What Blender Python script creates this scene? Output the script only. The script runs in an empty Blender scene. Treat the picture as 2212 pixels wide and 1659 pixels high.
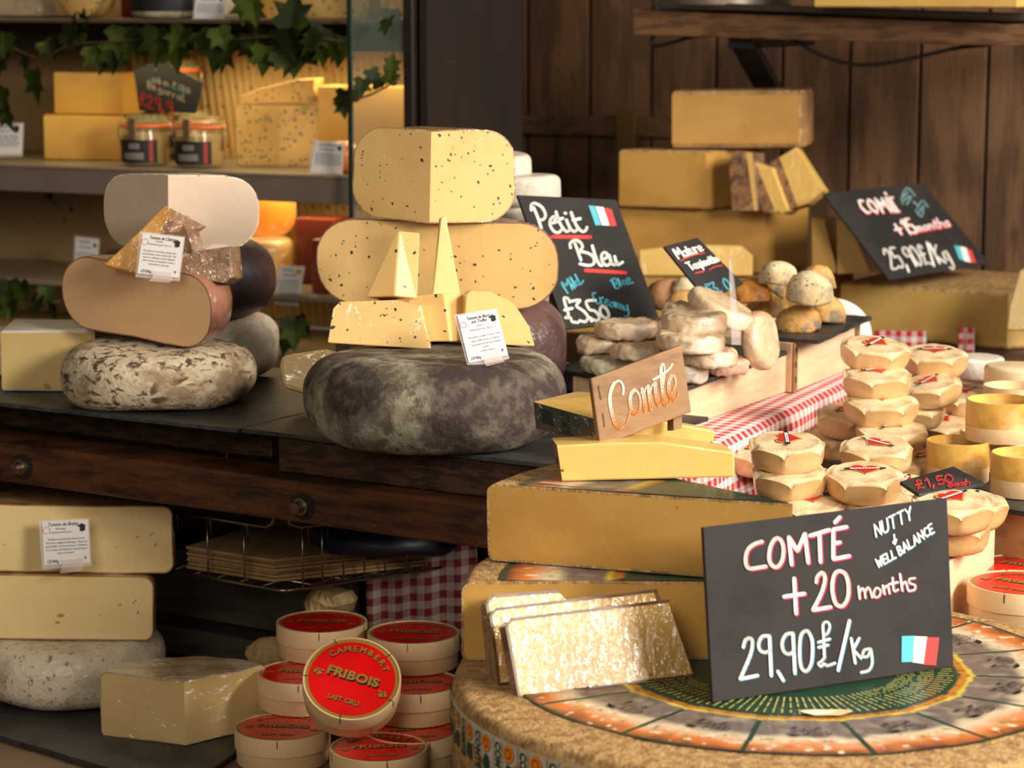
import bpy, bmesh, math, random
from mathutils import Vector, Matrix, noise
from math import sin, cos, pi, radians, sqrt, atan2, exp
random.seed(7)
SC = bpy.context.scene
COL = SC.collection
# ------------------------------------------------------------------ camera
IW, IH, FPX = 2212.0, 1659.0, 5200.0
CAMZ = 1.6
PITCH = math.atan(829.5 / FPX)
cd = bpy.data.cameras.new('camera')
cam = bpy.data.objects.new('camera', cd); COL.objects.link(cam)
cam.location = (0, 0, CAMZ); cam.rotation_euler = (pi / 2 - PITCH, 0, 0)
cd.sensor_fit = 'HORIZONTAL'; cd.sensor_width = 36.0; cd.lens = 36.0 * FPX / IW
cd.clip_start = 0.05; cd.clip_end = 60
cd.dof.use_dof = True; cd.dof.focus_distance = 2.55; cd.dof.aperture_fstop = 8.5
SC.camera = cam
# ------------------------------------------------------------------ world, lights, exposure
def lin(r, g, b):
    def f(c):
        c /= 255.0
        return c / 12.92 if c <= 0.04045 else ((c + 0.055) / 1.055) ** 2.4
    return (f(r), f(g), f(b), 1.0)
SC.view_settings.view_transform = 'Standard'; SC.view_settings.look = 'None'
SC.view_settings.exposure = 0.0; SC.view_settings.gamma = 1.0
SC.view_settings.use_curve_mapping = False
w = bpy.data.worlds.new('world'); SC.world = w; w.use_nodes = True
bg = w.node_tree.nodes['Background']; bg.inputs[0].default_value = (1.0, 0.80, 0.56, 1); bg.inputs[1].default_value = 0.10
def area(name, loc, target, size, power, col, sy=None, spread=None):
    l = bpy.data.lights.new(name, 'AREA'); l.energy = power; l.color = col; l.size = size
    if sy: l.shape = 'RECTANGLE'; l.size_y = sy
    if spread: l.spread = radians(spread)
    o = bpy.data.objects.new(name, l); COL.objects.link(o); o.location = loc
    o.rotation_euler = (Vector(target) - Vector(loc)).to_track_quat('-Z', 'Y').to_euler()
    return o
# daylight from the open market on the right, weaker light from the front, warm lamps in the cabinet
area('daylight_right', (2.75, 1.75, 2.75), (0.2, 2.8, 1.1), 1.0, 152, (1.0, 0.93, 0.82))
area('daylight_front', (2.3, -0.25, 2.42), (-0.1, 2.5, 1.0), 0.8, 126, (1.0, 0.95, 0.86))
area('fill_left', (-1.0, -0.7, 2.5), (-0.45, 2.9, 0.8), 1.3, 40, (1.0, 0.91, 0.77))  # added fill lamp that brightens the lower left and left-facing sides
# ------------------------------------------------------------------ projection helpers (photo pixel -> point of the place)
def ray(x, y):
    u = (x - IW / 2) / FPX; v = (IH / 2 - y) / FPX
    return Vector((u, cos(PITCH) + v * sin(PITCH), -sin(PITCH) + v * cos(PITCH)))
CAMP = Vector((0, 0, CAMZ))
def onz(x, y, z):
    d = ray(x, y); return CAMP + d * ((z - CAMZ) / d.z)
def at(x, y, Y):
    d = ray(x, y); return CAMP + d * (Y / d.y)
def onplane(x, y, P, n):
    d = ray(x, y); return CAMP + d * ((P - CAMP).dot(n) / d.dot(n))
def mpp(P):
    """metres per photo pixel at point P"""
    d = (P - CAMP).dot(Vector((0, cos(PITCH), -sin(PITCH)))); return d / FPX
# ------------------------------------------------------------------ object helpers
def setp(o, label=None, cat=None, group=None, kind=None):
    if label: o['label'] = label
    if cat: o['category'] = cat
    if group: o['group'] = group
    if kind: o['kind'] = kind
    return o
def thing(name, label, cat, loc=(0, 0, 0), rot=(0, 0, 0), group=None):
    o = bpy.data.objects.new(name, None); COL.objects.link(o); o.empty_display_size = 0.02
    o.location = loc; o.rotation_euler = rot
    return setp(o, label, cat, group)
def origin(p):
    v = Vector((0, 0, 0))
    while p is not None:
        v = v + p.location; p = p.parent
    return v
def copy_tree(o, parent=None):
    c = o.copy(); COL.objects.link(c); c.parent = parent
    for ch in list(o.children): copy_tree(ch, c)
    return c
def nz(v, s): return noise.noise(Vector(v) * s)
class MB:
    def __init__(s): s.v = []; s.f = []; s.m = []; s.c = None
    def add(s, vs, fs, mi=0):
        b = len(s.v); s.v += [Vector(p) for p in vs]
        for f in fs: s.f.append(tuple(i + b for i in f)); s.m.append(mi)
        return s
    def box(s, x0, x1, y0, y1, z0, z1, mi=0):
        vs = [(x, y, z) for z in (z0, z1) for y in (y0, y1) for x in (x0, x1)]
        return s.add(vs, [(0, 2, 3, 1), (4, 5, 7, 6), (0, 1, 5, 4), (2, 6, 7, 3), (0, 4, 6, 2), (1, 3, 7, 5)], mi)
    def hexa(s, q, off, mi=0):
        """quad q (4 points) extruded by vector off"""
        q = [Vector(p) for p in q]; o = Vector(off)
        return s.add(q + [p + o for p in q], [(0, 1, 2, 3), (7, 6, 5, 4), (0, 4, 5, 1), (1, 5, 6, 2), (2, 6, 7, 3), (3, 7, 4, 0)], mi)
    def prism(s, poly, z0, z1, mi=0):
        n = len(poly)
        vs = [(p[0], p[1], z0) for p in poly] + [(p[0], p[1], z1) for p in poly]
        fs = [tuple(range(n - 1, -1, -1)), tuple(range(n, 2 * n))] + [(i, (i + 1) % n, n + (i + 1) % n, n + i) for i in range(n)]
        return s.add(vs, fs, mi)
    def lathe(s, prof, n=48, a0=0, a1=2 * pi, mi=0, wob=None):
        full = abs(a1 - a0 - 2 * pi) < 1e-6; k = n if full else n + 1
        vs = []
        for i in range(k):
            a = a0 + (a1 - a0) * i / n
            for (r, z) in prof:
                if wob: r, z = wob(r, z, a)
                vs.append((r * cos(a), r * sin(a), z))
        m = len(prof); fs = []
        for i in range(n):
            j = (i + 1) % k
            for t in range(m - 1):
                fs.append((i * m + t, i * m + t + 1, j * m + t + 1, j * m + t))
        return s.add(vs, fs, mi)
    def tube(s, pts, r, n=8, mi=0, closed=False):
        pts = [Vector(p) for p in pts]; k = len(pts); vs = []; up = Vector((0, 0, 1)); prev = None
        for i, p in enumerate(pts):
            if closed: t = pts[(i + 1) % k] - pts[i - 1]
            else: t = pts[min(i + 1, k - 1)] - pts[max(i - 1, 0)]
            t.normalize()
            a = prev - t * prev.dot(t) if prev is not None else (up.cross(t) if abs(t.z) < .95 else Vector((1, 0, 0)).cross(t))
            a.normalize(); prev = a; b = t.cross(a)
            rr = r[i] if isinstance(r, (list, tuple)) else r
            for j in range(n):
                an = 2 * pi * j / n; vs.append(p + (a * cos(an) + b * sin(an)) * rr)
        fs = []
        for i in range(k if closed else k - 1):
            i2 = (i + 1) % k
            for j in range(n):
                fs.append((i * n + j, i * n + (j + 1) % n, i2 * n + (j + 1) % n, i2 * n + j))
        if not closed: fs += [tuple(range(n - 1, -1, -1)), tuple((k - 1) * n + j for j in range(n))]
        return s.add(vs, fs, mi)
    def displace(s, amp, sc, seed=0.0):
        off = Vector((seed, seed * 1.7, -seed))
        for i, p in enumerate(s.v): s.v[i] = p + noise.noise_vector(p * sc + off) * amp
        return s
    def build(s, name, mat, parent=None, smooth=False, bevel=0, world=False, angle=None, weld=False):
        me = bpy.data.meshes.new(name)
        vs = s.v
        if world and parent is not None:
            o0 = origin(parent); vs = [p - o0 for p in vs]
        me.from_pydata([tuple(p) for p in vs], [], s.f)
        for mm in (mat if isinstance(mat, (list, tuple)) else [mat]): me.materials.append(mm)
        if isinstance(mat, (list, tuple)): me.polygons.foreach_set('material_index', s.m)
        if s.c:
            at_ = me.color_attributes.new('Col', 'FLOAT_COLOR', 'POINT')
            at_.data.foreach_set('color', [x for c in s.c for x in c])
        if weld:
            b = bmesh.new(); b.from_mesh(me); bmesh.ops.remove_doubles(b, verts=b.verts, dist=1e-5)
            bmesh.ops.recalc_face_normals(b, faces=b.faces); b.to_mesh(me); b.free()
        if smooth:
            me.polygons.foreach_set('use_smooth', [True] * len(me.polygons))
            if angle: me.set_sharp_from_angle(angle=radians(angle))
        me.update()
        o = bpy.data.objects.new(name, me); COL.objects.link(o); o.parent = parent
        if bevel:
            bm_ = o.modifiers.new('bevel', 'BEVEL'); bm_.width = bevel; bm_.segments = 2; bm_.limit_method = 'ANGLE'
        return o
# ------------------------------------------------------------------ materials
MATS = {}
def mat(name, c1, c2=None, scale=8, lo=.42, hi=.6, rough=.5, bump=0, bscale=60, coat=0, cbump=0, cscale=70, cstretch=(1, 1, 1), crough=.08,
        spec=.5, metal=0, specks=None, holes=None, c3=None, scale3=3, lo3=.5, hi3=.65, stretch=(1, 1, 1), detail=5, sss=0, trans=0, ior=1.45, alpha=1, bstretch=(1, 1, 1), dist=0, cior=1.75):
    if name in MATS: return MATS[name]
    m = bpy.data.materials.new(name); m.use_nodes = True; nt = m.node_tree; N = nt.nodes; L = nt.links
    p = N['Principled BSDF']; MATS[name] = m
    tc = N.new('ShaderNodeTexCoord')
    def mapped(st):
        if tuple(st) == (1, 1, 1): return tc.outputs['Object']
        mp = N.new('ShaderNodeMapping'); mp.inputs['Scale'].default_value = st; L.new(tc.outputs['Object'], mp.inputs[0]); return mp.outputs[0]
    def nse(sc, st=(1, 1, 1), det=detail, di=0):
        n = N.new('ShaderNodeTexNoise'); n.inputs['Scale'].default_value = sc; n.inputs['Detail'].default_value = det; n.inputs['Roughness'].default_value = .6
        n.inputs['Distortion'].default_value = di
        L.new(mapped(st), n.inputs['Vector']); return n.outputs['Fac']
    def ramp(fac, lo, hi):
        r = N.new('ShaderNodeMapRange'); r.inputs[1].default_value = lo; r.inputs[2].default_value = hi; L.new(fac, r.inputs[0]); r.interpolation_type = 'SMOOTHSTEP'; return r.outputs[0]
    def mix(fac, a, b):
        x = N.new('ShaderNodeMix'); x.data_type = 'RGBA'; L.new(fac, x.inputs[0])
        for s_, q in ((6, a), (7, b)):
            if isinstance(q, tuple): x.inputs[s_].default_value = q
            else: L.new(q, x.inputs[s_])
        return x.outputs[2]
    col = lin(*c1)
    if c2: col = mix(ramp(nse(scale, stretch, di=dist), lo, hi), col, lin(*c2))
    if c3: col = mix(ramp(nse(scale3, stretch), lo3, hi3), col, lin(*c3))
    for sp in (specks or []):
        # (colour, voronoi scale, radius, probability)
        cc, vs, rad, pr = sp
        nn = N.new('ShaderNodeTexNoise'); nn.inputs['Scale'].default_value = vs * 2.2; L.new(tc.outputs['Object'], nn.inputs['Vector'])
        ad = N.new('ShaderNodeMix'); ad.data_type = 'RGBA'; ad.blend_type = 'ADD'; ad.inputs[0].default_value = .6 / vs
        L.new(tc.outputs['Object'], ad.inputs[6]); L.new(nn.outputs['Color'], ad.inputs[7])
        vo = N.new('ShaderNodeTexVoronoi'); vo.inputs['Scale'].default_value = vs; L.new(ad.outputs[2], vo.inputs['Vector'])
        r1 = N.new('ShaderNodeMapRange'); r1.inputs[1].default_value = rad; r1.inputs[2].default_value = rad * .7; L.new(vo.outputs['Distance'], r1.inputs[0])
        sx = N.new('ShaderNodeSeparateColor'); L.new(vo.outputs['Color'], sx.inputs[0])
        lt = N.new('ShaderNodeMath'); lt.operation = 'LESS_THAN'; L.new(sx.outputs[0], lt.inputs[0]); lt.inputs[1].default_value = pr
        mu = N.new('ShaderNodeMath'); mu.operation = 'MULTIPLY'; L.new(r1.outputs[0], mu.inputs[0]); L.new(lt.outputs[0], mu.inputs[1])
        col = mix(mu.outputs[0], col, lin(*cc))
    if isinstance(col, tuple): p.inputs['Base Color'].default_value = col
    else: L.new(col, p.inputs['Base Color'])
    p.inputs['Roughness'].default_value = rough; p.inputs['Metallic'].default_value = metal; p.inputs['Specular IOR Level'].default_value = spec
    p.inputs['IOR'].default_value = ior; p.inputs['Transmission Weight'].default_value = trans; p.inputs['Alpha'].default_value = alpha
    if sss:
        p.inputs['Subsurface Weight'].default_value = sss; p.inputs['Subsurface Radius'].default_value = (.012, .007, .003); p.inputs['Subsurface Scale'].default_value = 1
    if bump:
        b = N.new('ShaderNodeBump'); b.inputs['Strength'].default_value = bump; b.inputs['Distance'].default_value = .008
        L.new(nse(bscale, bstretch), b.inputs['Height']); L.new(b.outputs[0], p.inputs['Normal'])
    if coat:
        p.inputs['Coat Weight'].default_value = coat; p.inputs['Coat Roughness'].default_value = crough; p.inputs['Coat IOR'].default_value = cior if cbump else 1.5
        if cbump:
            b = N.new('ShaderNodeBump'); b.inputs['Strength'].default_value = 1; b.inputs['Distance'].default_value = .012 * cbump
            L.new(nse(cscale, cstretch, det=3, di=1.2), b.inputs['Height']); L.new(b.outputs[0], p.inputs['Coat Normal'])
    return m
def vcol(name, rough=.5, coat=0, bump=0, bscale=200):
    m = bpy.data.materials.new(name); m.use_nodes = True; nt = m.node_tree; p = nt.nodes['Principled BSDF']
    a = nt.nodes.new('ShaderNodeVertexColor'); a.layer_name = 'Col'; nt.links.new(a.outputs[0], p.inputs['Base Color'])
    p.inputs['Roughness'].default_value = rough; p.inputs['Coat Weight'].default_value = coat; p.inputs['Coat Roughness'].default_value = .12
    if bump:
        t = nt.nodes.new('ShaderNodeTexCoord'); n = nt.nodes.new('ShaderNodeTexNoise'); n.inputs['Scale'].default_value = bscale; nt.links.new(t.outputs['Object'], n.inputs['Vector'])
        b = nt.nodes.new('ShaderNodeBump'); b.inputs['Strength'].default_value = bump; b.inputs['Distance'].default_value = .004
        nt.links.new(n.outputs['Fac'], b.inputs['Height']); nt.links.new(b.outputs[0], p.inputs['Normal'])
    return m
def gingham(name, red, white, pitch, du, dv):
    """woven check: colour from object coordinates along du, dv"""
    m = bpy.data.materials.new(name); m.use_nodes = True; nt = m.node_tree; N = nt.nodes; L = nt.links; p = N['Principled BSDF']
    uv = N.new('ShaderNodeUVMap')
    sx = N.new('ShaderNodeSeparateXYZ'); L.new(uv.outputs[0], sx.inputs[0]); fs = []
    for k in (0, 1):
        a = N.new('ShaderNodeMath'); a.operation = 'DIVIDE'; L.new(sx.outputs[k], a.inputs[0]); a.inputs[1].default_value = pitch
        f = N.new('ShaderNodeMath'); f.operation = 'FRACT'; L.new(a.outputs[0], f.inputs[0])
        g = N.new('ShaderNodeMath'); g.operation = 'LESS_THAN'; L.new(f.outputs[0], g.inputs[0]); g.inputs[1].default_value = .5; fs.append(g.outputs[0])
    ad = N.new('ShaderNodeMath'); ad.operation = 'ADD'; L.new(fs[0], ad.inputs[0]); L.new(fs[1], ad.inputs[1])
    h = N.new('ShaderNodeMath'); h.operation = 'MULTIPLY'; L.new(ad.outputs[0], h.inputs[0]); h.inputs[1].default_value = .5
    x = N.new('ShaderNodeMix'); x.data_type = 'RGBA'; L.new(h.outputs[0], x.inputs[0]); x.inputs[6].default_value = lin(*white); x.inputs[7].default_value = lin(*red)
    L.new(x.outputs[2], p.inputs['Base Color']); p.inputs['Roughness'].default_value = .85; MATS[name] = m
    return m
FILM = dict(coat=.9, cbump=.28, cscale=55, cstretch=(1, 1, .25), crough=.06)
wood_dark = mat('wood_dark', (70, 42, 22), (32, 18, 10), scale=9, stretch=(1.2, 6, 14), rough=.55, bump=.25, bscale=40, bstretch=(1, 5, 12))
wood_beam = mat('wood_beam', (84, 46, 22), (36, 19, 9), scale=7, stretch=(1.5, 3, 12), lo=.35, hi=.7, rough=.42, bump=.3, bscale=30, bstretch=(1.5, 4, 14))
wood_crate = mat('wood_crate', (224, 190, 154), (216, 180, 144), scale=10, stretch=(1.5, 1.5, 12), rough=.6, bump=.1, bscale=60)
wood_pale = mat('wood_pale', (226, 192, 146), (218, 182, 134), scale=8, stretch=(1, 1, 3), rough=.5, bump=.06, bscale=100)
wood_sign = mat('wood_sign', (142, 104, 66), (124, 88, 54), scale=9, stretch=(2, 2, 7), rough=.6, bump=.1, bscale=60, c3=(156, 116, 76), scale3=5)
slate = mat('slate', (58, 56, 54), (40, 39, 39), scale=14, rough=.48, bump=.2, bscale=60)
board = mat('chalkboard', (52, 48, 47), (44, 41, 40), scale=10, rough=.7, bump=.05, bscale=200, spec=.2)
board_dark = mat('chalkboard_dark', (24, 20, 20), rough=.6)
steel = mat('steel', (150, 140, 128), rough=.28, metal=1)
steel_dark = mat('steel_dark', (92, 82, 72), (72, 64, 56), scale=5, stretch=(1, 1, 8), rough=.5, metal=.6)
black_metal = mat('black_metal', (26, 22, 20), rough=.45)
chalk = mat('chalk', (238, 232, 222), rough=.8)
chalk_pink = mat('chalk_pink', (220, 44, 88), rough=.8)
chalk_blue = mat('chalk_blue', (104, 176, 204), rough=.8)
chalk_red = mat('chalk_red', (212, 62, 58), rough=.8)
chalk_aqua = mat('chalk_aqua', (86, 176, 192), rough=.8)
chalk_white2 = mat('chalk_bright', (246, 244, 238), rough=.8)
white_card = mat('white_card', (226, 220, 216), rough=.6)
ink = mat('ink', (46, 40, 40), rough=.8)
ink_grey = mat('ink_grey', (110, 100, 96), rough=.8)
wine = mat('wine_red', (140, 20, 40), rough=.8)
acrylic = mat('acrylic', (238, 226, 222), rough=.08, alpha=.3, spec=.8)
glass = mat('glass', (170, 190, 170), rough=.03, alpha=.12, spec=.5)
glass_edge = mat('glass_edge', (16, 40, 32), rough=.2)
# ------------------------------------------------------------------ shape builders
def rprof(R, H, rc, n=7, crown=0.0, flat=.0, rb=None):
    """outer half profile from top centre to bottom centre, corners rounded by rc (top) and rb (bottom)"""
    rb = rc if rb is None else rb
    pts = [(0.0, H + crown), (R * .35, H + crown * .85), (R * .65, H + crown * .5)]
    if R - rc > R * .66: pts.append((R - rc, H))
    else: pts = pts[:2] + [(max(R - rc, R * .4), H)]
    for i in range(1, n + 1):
        a = pi / 2 * (1 - i / n); pts.append((R - rc + rc * cos(a), H - rc + rc * sin(a)))
    if H - rc - rb > 1e-4:
        pts.append((R + flat, rb + (H - rc - rb) * .5))
    for i in range(0, n + 1):
        a = -pi / 2 * i / n; pts.append((R - rb + rb * cos(a), rb + rb * sin(a)))
    pts += [(R * .4, 0.0), (0.0, 0.0)]
    return pts
def wheel(name, label, loc, R, H, rc, m, group=None, cat='cheese', amp=.003, sc=14, seed=0, crown=0, parts=None, rot=(0, 0, 0), n=72, amp2=0, sc2=150):
    t = thing(name, label, cat, loc, rot, group)
    b = MB(); b.lathe(rprof(R, H, rc, 9, crown), n); b.displace(amp, sc, seed)
    if amp2: b.displace(amp2, sc2, seed)
    b.build('rind', m, t, smooth=True, weld=True)
    return t
def wedge(name, label, loc, R, H, rc, a0, a1, rind, paste, rot=(0, 0, 0), group=None, amp=.0015, sc=22, seed=0, edge=.0016, crown=0, n=36, off=0.0, cat='cheese', rb=None, film=None):
    """piece of a wheel, its tip at the thing's origin, between angles a0 and a1 (degrees): rind and cut paste are parts"""
    t = thing(name, label, cat, loc, rot, group)
    a0, a1 = radians(a0), radians(a1); P = rprof(R, H, rc, 7, crown, rb=rb)
    b = MB(); b.lathe(P, n, a0, a1)
    pb = MB()
    # normals of profile for the rim of rind seen on the cut
    k = len(P); inn = []
    for i, (r, z) in enumerate(P):
        p0 = P[max(i - 1, 0)]; p1 = P[min(i + 1, k - 1)]
        tx, tz = p1[0] - p0[0], p1[1] - p0[1]; l = sqrt(tx * tx + tz * tz) or 1
        inn.append((max(r - (-tz / l) * edge, 0) if r > 0 else 0, z - (tx / l) * edge))
    for a, sgn in ((a0, 1), (a1, -1)):
        ca, sa = cos(a), sin(a)
        o = [(r * ca, r * sa, z) for r, z in P]; q = [(r * ca, r * sa, z) for r, z in inn]
        fs = [(i, i + 1, k + i + 1, k + i) for i in range(k - 1)]
        if sgn < 0: fs = [tuple(reversed(f)) for f in fs]
        b.add(o + q, fs)
        # paste as strips between matching top and bottom heights, so it follows the displacement well
        f = tuple(range(k)); pb.add(q, [tuple(reversed(f)) if sgn > 0 else f])
    so = Vector((seed, seed * 1.7, -seed))
    def dsp(p):
        d = noise.noise_vector(p * sc + so) * amp; r = sqrt(p.x * p.x + p.y * p.y)
        if r < 1e-5: return p + Vector((0, 0, d.z))
        an = atan2(p.y, p.x)
        for a in (a0, a1):
            if abs((an - a + pi) % (2 * pi) - pi) < 1e-4:
                nn = Vector((-sin(a), cos(a), 0)); d = d - nn * d.dot(nn)
        return p + d
    b.v = [dsp(p) for p in b.v]; pb.v = [dsp(p) for p in pb.v]
    b.build('rind', rind, t, smooth=True, angle=50, weld=True); pb.build('paste', paste, t)
    return t
def prism_cheese(name, label, loc, poly, H, flags, rind, paste, top='r', bot='r', rot=(0, 0, 0), e=.003, group=None, amp=.001, sc=25, seed=0, cat='cheese', dz=None, curve=4):
    """cut block: footprint poly (ccw), each side flagged r (rind) or p (paste)"""
    t = thing(name, label, cat, loc, rot, group); n = len(poly)
    cx = sum(p[0] for p in poly) / n; cy = sum(p[1] for p in poly) / n
    def inset(d):
        out = []
        for i in range(n):
            p0, p1, p2 = (Vector(poly[(i + k) % n] + (0,)).xy if False else Vector((poly[(i + k) % n][0], poly[(i + k) % n][1])) for k in (-1, 0, 1))
            d1 = (p1 - p0).normalized(); d2 = (p2 - p1).normalized()
            n1 = Vector((-d1.y, d1.x)); n2 = Vector((-d2.y, d2.x)); m_ = (n1 + n2)
            m_ = m_ / max(m_.dot(n1), .5) if m_.length > .01 else n1
            out.append(p1 + m_ * d)
        return out
    hz = lambda i: (dz[i] if dz else 0)
    rings = [(inset(e), 0), (inset(e * .3), e * .3), (inset(0), e), (inset(0), H - e), (inset(e * .3), H - e * .3), (inset(e), H)]
    rb_, pb_ = MB(), MB()
    def V(k, i): p, z = rings[k]; q = p[i % n]; return (q.x, q.y, z + (hz(i % n) if k > 2 else 0))
    rindedge = 2
    for i in range(n):
        for k in range(5):
            tgt = rb_ if flags[i] == 'r' else pb_
            if k in (0, 1) and bot == 'r': tgt = rb_
            if k in (3, 4) and top == 'r': tgt = rb_
            tgt.add([V(k, i), V(k, i + 1), V(k + 1, i + 1), V(k + 1, i)], [(0, 1, 2, 3)])
    (rb_ if top == 'r' else pb_).add([V(5, i) for i in range(n)], [tuple(range(n))])
    (rb_ if bot == 'r' else pb_).add([V(0, i) for i in range(n)], [tuple(range(n - 1, -1, -1))])
    for bb in (rb_, pb_): bb.displace(amp, sc, seed)
    if rb_.v: rb_.build('rind', rind, t, smooth=True, angle=35, weld=True)
    if pb_.v: pb_.build('paste', paste, t, smooth=True, angle=35, weld=True)
    return t
def plate(parent, name, quad, n, th, m, P0=None, bevel=.0006):
    """board through world points quad, thickness th away from n; returns the mesh object"""
    b = MB(); b.hexa(quad, -n * th); o = b.build(name, m, parent, world=True, bevel=bevel); return o
def tilted_plane(P, yaw, tilt):
    yaw, tilt = radians(yaw), radians(tilt)
    h = Vector((cos(yaw), sin(yaw), 0)); back = Vector((-sin(yaw), cos(yaw), 0))
    up = Vector((0, 0, cos(tilt))) + back * sin(tilt)
    n = h.cross(up); n.normalize()
    if n.y > 0: n = -n
    return h, up, n
# --- handwriting: strokes in photo pixels laid onto the sign's own plane
def smooth_line(pts, seg=5):
    if len(pts) < 3: return [Vector(p) for p in pts]
    P = [Vector(p) for p in pts]; out = []; closed = (P[0] - P[-1]).length < 1e-3
    for i in range(len(P) - 1):
        p1, p2 = P[i], P[i + 1]
        p0 = P[i - 1] if i else (P[-2] if closed else p1); p3 = P[i + 2] if i + 2 < len(P) else (P[1] if closed else p2)
        for k in range(seg):
            t = k / seg; t2, t3 = t * t, t * t * t
            out.append(.5 * (2 * p1 + (p2 - p0) * t + (2 * p0 - 5 * p1 + 4 * p2 - p3) * t2 + (3 * p1 - p0 - 3 * p2 + p3) * t3))
    out.append(P[-1]); return out
def ribbon(b, pts, wd, fmap, curved=True):
    s = smooth_line(pts) if curved else [Vector(p) for p in pts]
    for i in range(len(s) - 1):
        d = s[i + 1] - s[i]
        if d.length < 1e-6: continue
        nn = Vector((-d.y, d.x)).normalized() * wd / 2
        b.add([fmap(*(s[i] + nn)), fmap(*(s[i] - nn)), fmap(*(s[i + 1] - nn)), fmap(*(s[i + 1] + nn))], [(0, 1, 2, 3)])
    caps = s if curved and len(s) > 2 else [Vector(p) for p in pts]
    for c in caps:
        b.add([fmap(c.x + cos(2 * pi * k / 8) * wd / 2, c.y + sin(2 * pi * k / 8) * wd / 2) for k in range(8)], [tuple(range(8))])
# small capital/lower stroke alphabet, x right, y down, 1 unit high
SF = {
 'N': [[(0, 1), (0, 0), (.6, 1), (.6, 0)]], 'U': [[(0, 0), (0, .8), (.15, 1), (.45, 1), (.6, .8), (.6, 0)]], 'T': [[(0, 0), (.7, 0)], [(.35, 0), (.35, 1)]],
 'Y': [[(0, 0), (.3, .5), (.6, 0)], [(.3, .5), (.3, 1)]], 'W': [[(0, 0), (.2, 1), (.4, .3), (.6, 1), (.8, 0)]], 'E': [[(.5, 0), (0, 0), (0, 1), (.5, 1)], [(0, .5), (.4, .5)]],
 'L': [[(0, 0), (0, 1), (.5, 1)]], 'B': [[(0, 0), (0, 1)], [(0, 0), (.4, .1), (.4, .4), (0, .5)], [(0, .5), (.5, .6), (.5, .9), (0, 1)]], 'A': [[(0, 1), (.3, 0), (.6, 1)], [(.12, .65), (.48, .65)]],
 'C': [[(.55, .1), (.2, .05), (0, .5), (.2, .95), (.55, .9)]], 'O': [[(.3, 0), (0, .3), (0, .7), (.3, 1), (.6, .7), (.6, .3), (.3, 0)]], 'M': [[(0, 1), (.08, 0), (.4, .6), (.72, 0), (.8, 1)]],
 '&': [[(.3, .1), (.25, .6), (0, .8), (.2, 1), (.5, .6)]], '+': [[(.3, .2), (.3, .9)], [(0, .55), (.6, .55)]], '1': [[(.1, .2), (.3, 0), (.3, 1)]], '2': [[(0, .25), (.2, 0), (.45, .15), (.4, .45), (0, 1), (.55, 1)]],
 '3': [[(0, .05), (.5, .05), (.2, .42), (.5, .6), (.4, .95), (0, .95)]], '5': [[(.5, 0), (.08, 0), (.05, .45), (.4, .42), (.5, .75), (.3, 1), (0, .92)]], '9': [[(.5, .1), (.15, .05), (0, .3), (.2, .5), (.5, .35), (.5, .1)], [(.5, .1), (.5, 1)]],
 '0': [[(.28, 0), (0, .3), (.02, .75), (.28, 1), (.53, .7), (.53, .3), (.28, 0)]], ',': [[(.1, .9), (0, 1.25)]], '/': [[(.5, -.1), (0, 1.1)]], 'K': [[(0, 0), (0, 1)], [(.5, .1), (.02, .55), (.55, 1)]],
 '£': [[(.55, .15), (.4, 0), (.22, .1), (.25, .6), (.1, .95), (.3, .9), (.6, .98)], [(.05, .5), (.5, .45)]], 'é': [[(.05, .7), (.45, .65), (.3, .45), (.05, .6), (.1, .95), (.5, .9)], [(.2, .25), (.4, .1)]],
 'a': [[(.45, .5), (.1, .5), (0, .8), (.2, 1), (.45, .8)], [(.45, .45), (.5, 1)]], 'b': [[(0, 0), (0, 1), (.4, 1), (.45, .6), (0, .55)]], 'c': [[(.42, .5), (.1, .5), (0, .8), (.15, 1), (.45, .95)]], 'd': [[(.45, .55), (.1, .55), (0, .8), (.2, 1), (.45, .85)], [(.45, 0), (.48, 1)]],
 'e': [[(.05, .75), (.45, .7), (.3, .45), (.05, .6), (.1, .95), (.48, .92)]], 'g': [[(.4, .5), (.08, .5), (.05, .85), (.4, .8)], [(.42, .45), (.42, 1.15), (.2, 1.35), (0, 1.25)]], 'h': [[(0, 0), (0, 1)], [(0, .65), (.25, .5), (.4, .6), (.42, 1)]],
 'i': [[(.05, .45), (.08, 1)], [(.05, .2), (.06, .22)]], 'k': [[(0, 0), (0, 1)], [(.4, .45), (.02, .7), (.45, 1)]], 'l': [[(.05, 0), (.05, .9), (.2, 1)]], 'm': [[(0, 1), (0, .5), (.2, .5), (.25, 1)], [(.25, .6), (.42, .48), (.5, .6), (.52, 1)]],
 'n': [[(0, .45), (0, 1)], [(0, .65), (.2, .48), (.38, .6), (.4, 1)]], 'o': [[(.22, .47), (0, .7), (.1, .98), (.36, .95), (.44, .65), (.22, .47)]], 'p': [[(0, .45), (0, 1.35)], [(0, .5), (.35, .5), (.35, .9), (0, .95)]], 'r': [[(0, .45), (0, 1)], [(0, .7), (.15, .5), (.35, .5)]],
 's': [[(.4, .5), (.1, .48), (.08, .68), (.38, .78), (.35, .98), (0, .98)]], 't': [[(.15, .15), (.15, .9), (.35, 1)], [(0, .45), (.35, .42)]], 'u': [[(0, .47), (0, .9), (.2, 1), (.4, .85)], [(.4, .45), (.44, 1)]], 'y': [[(0, .47), (.05, .85), (.4, .8)], [(.42, .45), (.38, 1.15), (.15, 1.3)]],
 ' ': [],
}
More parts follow.
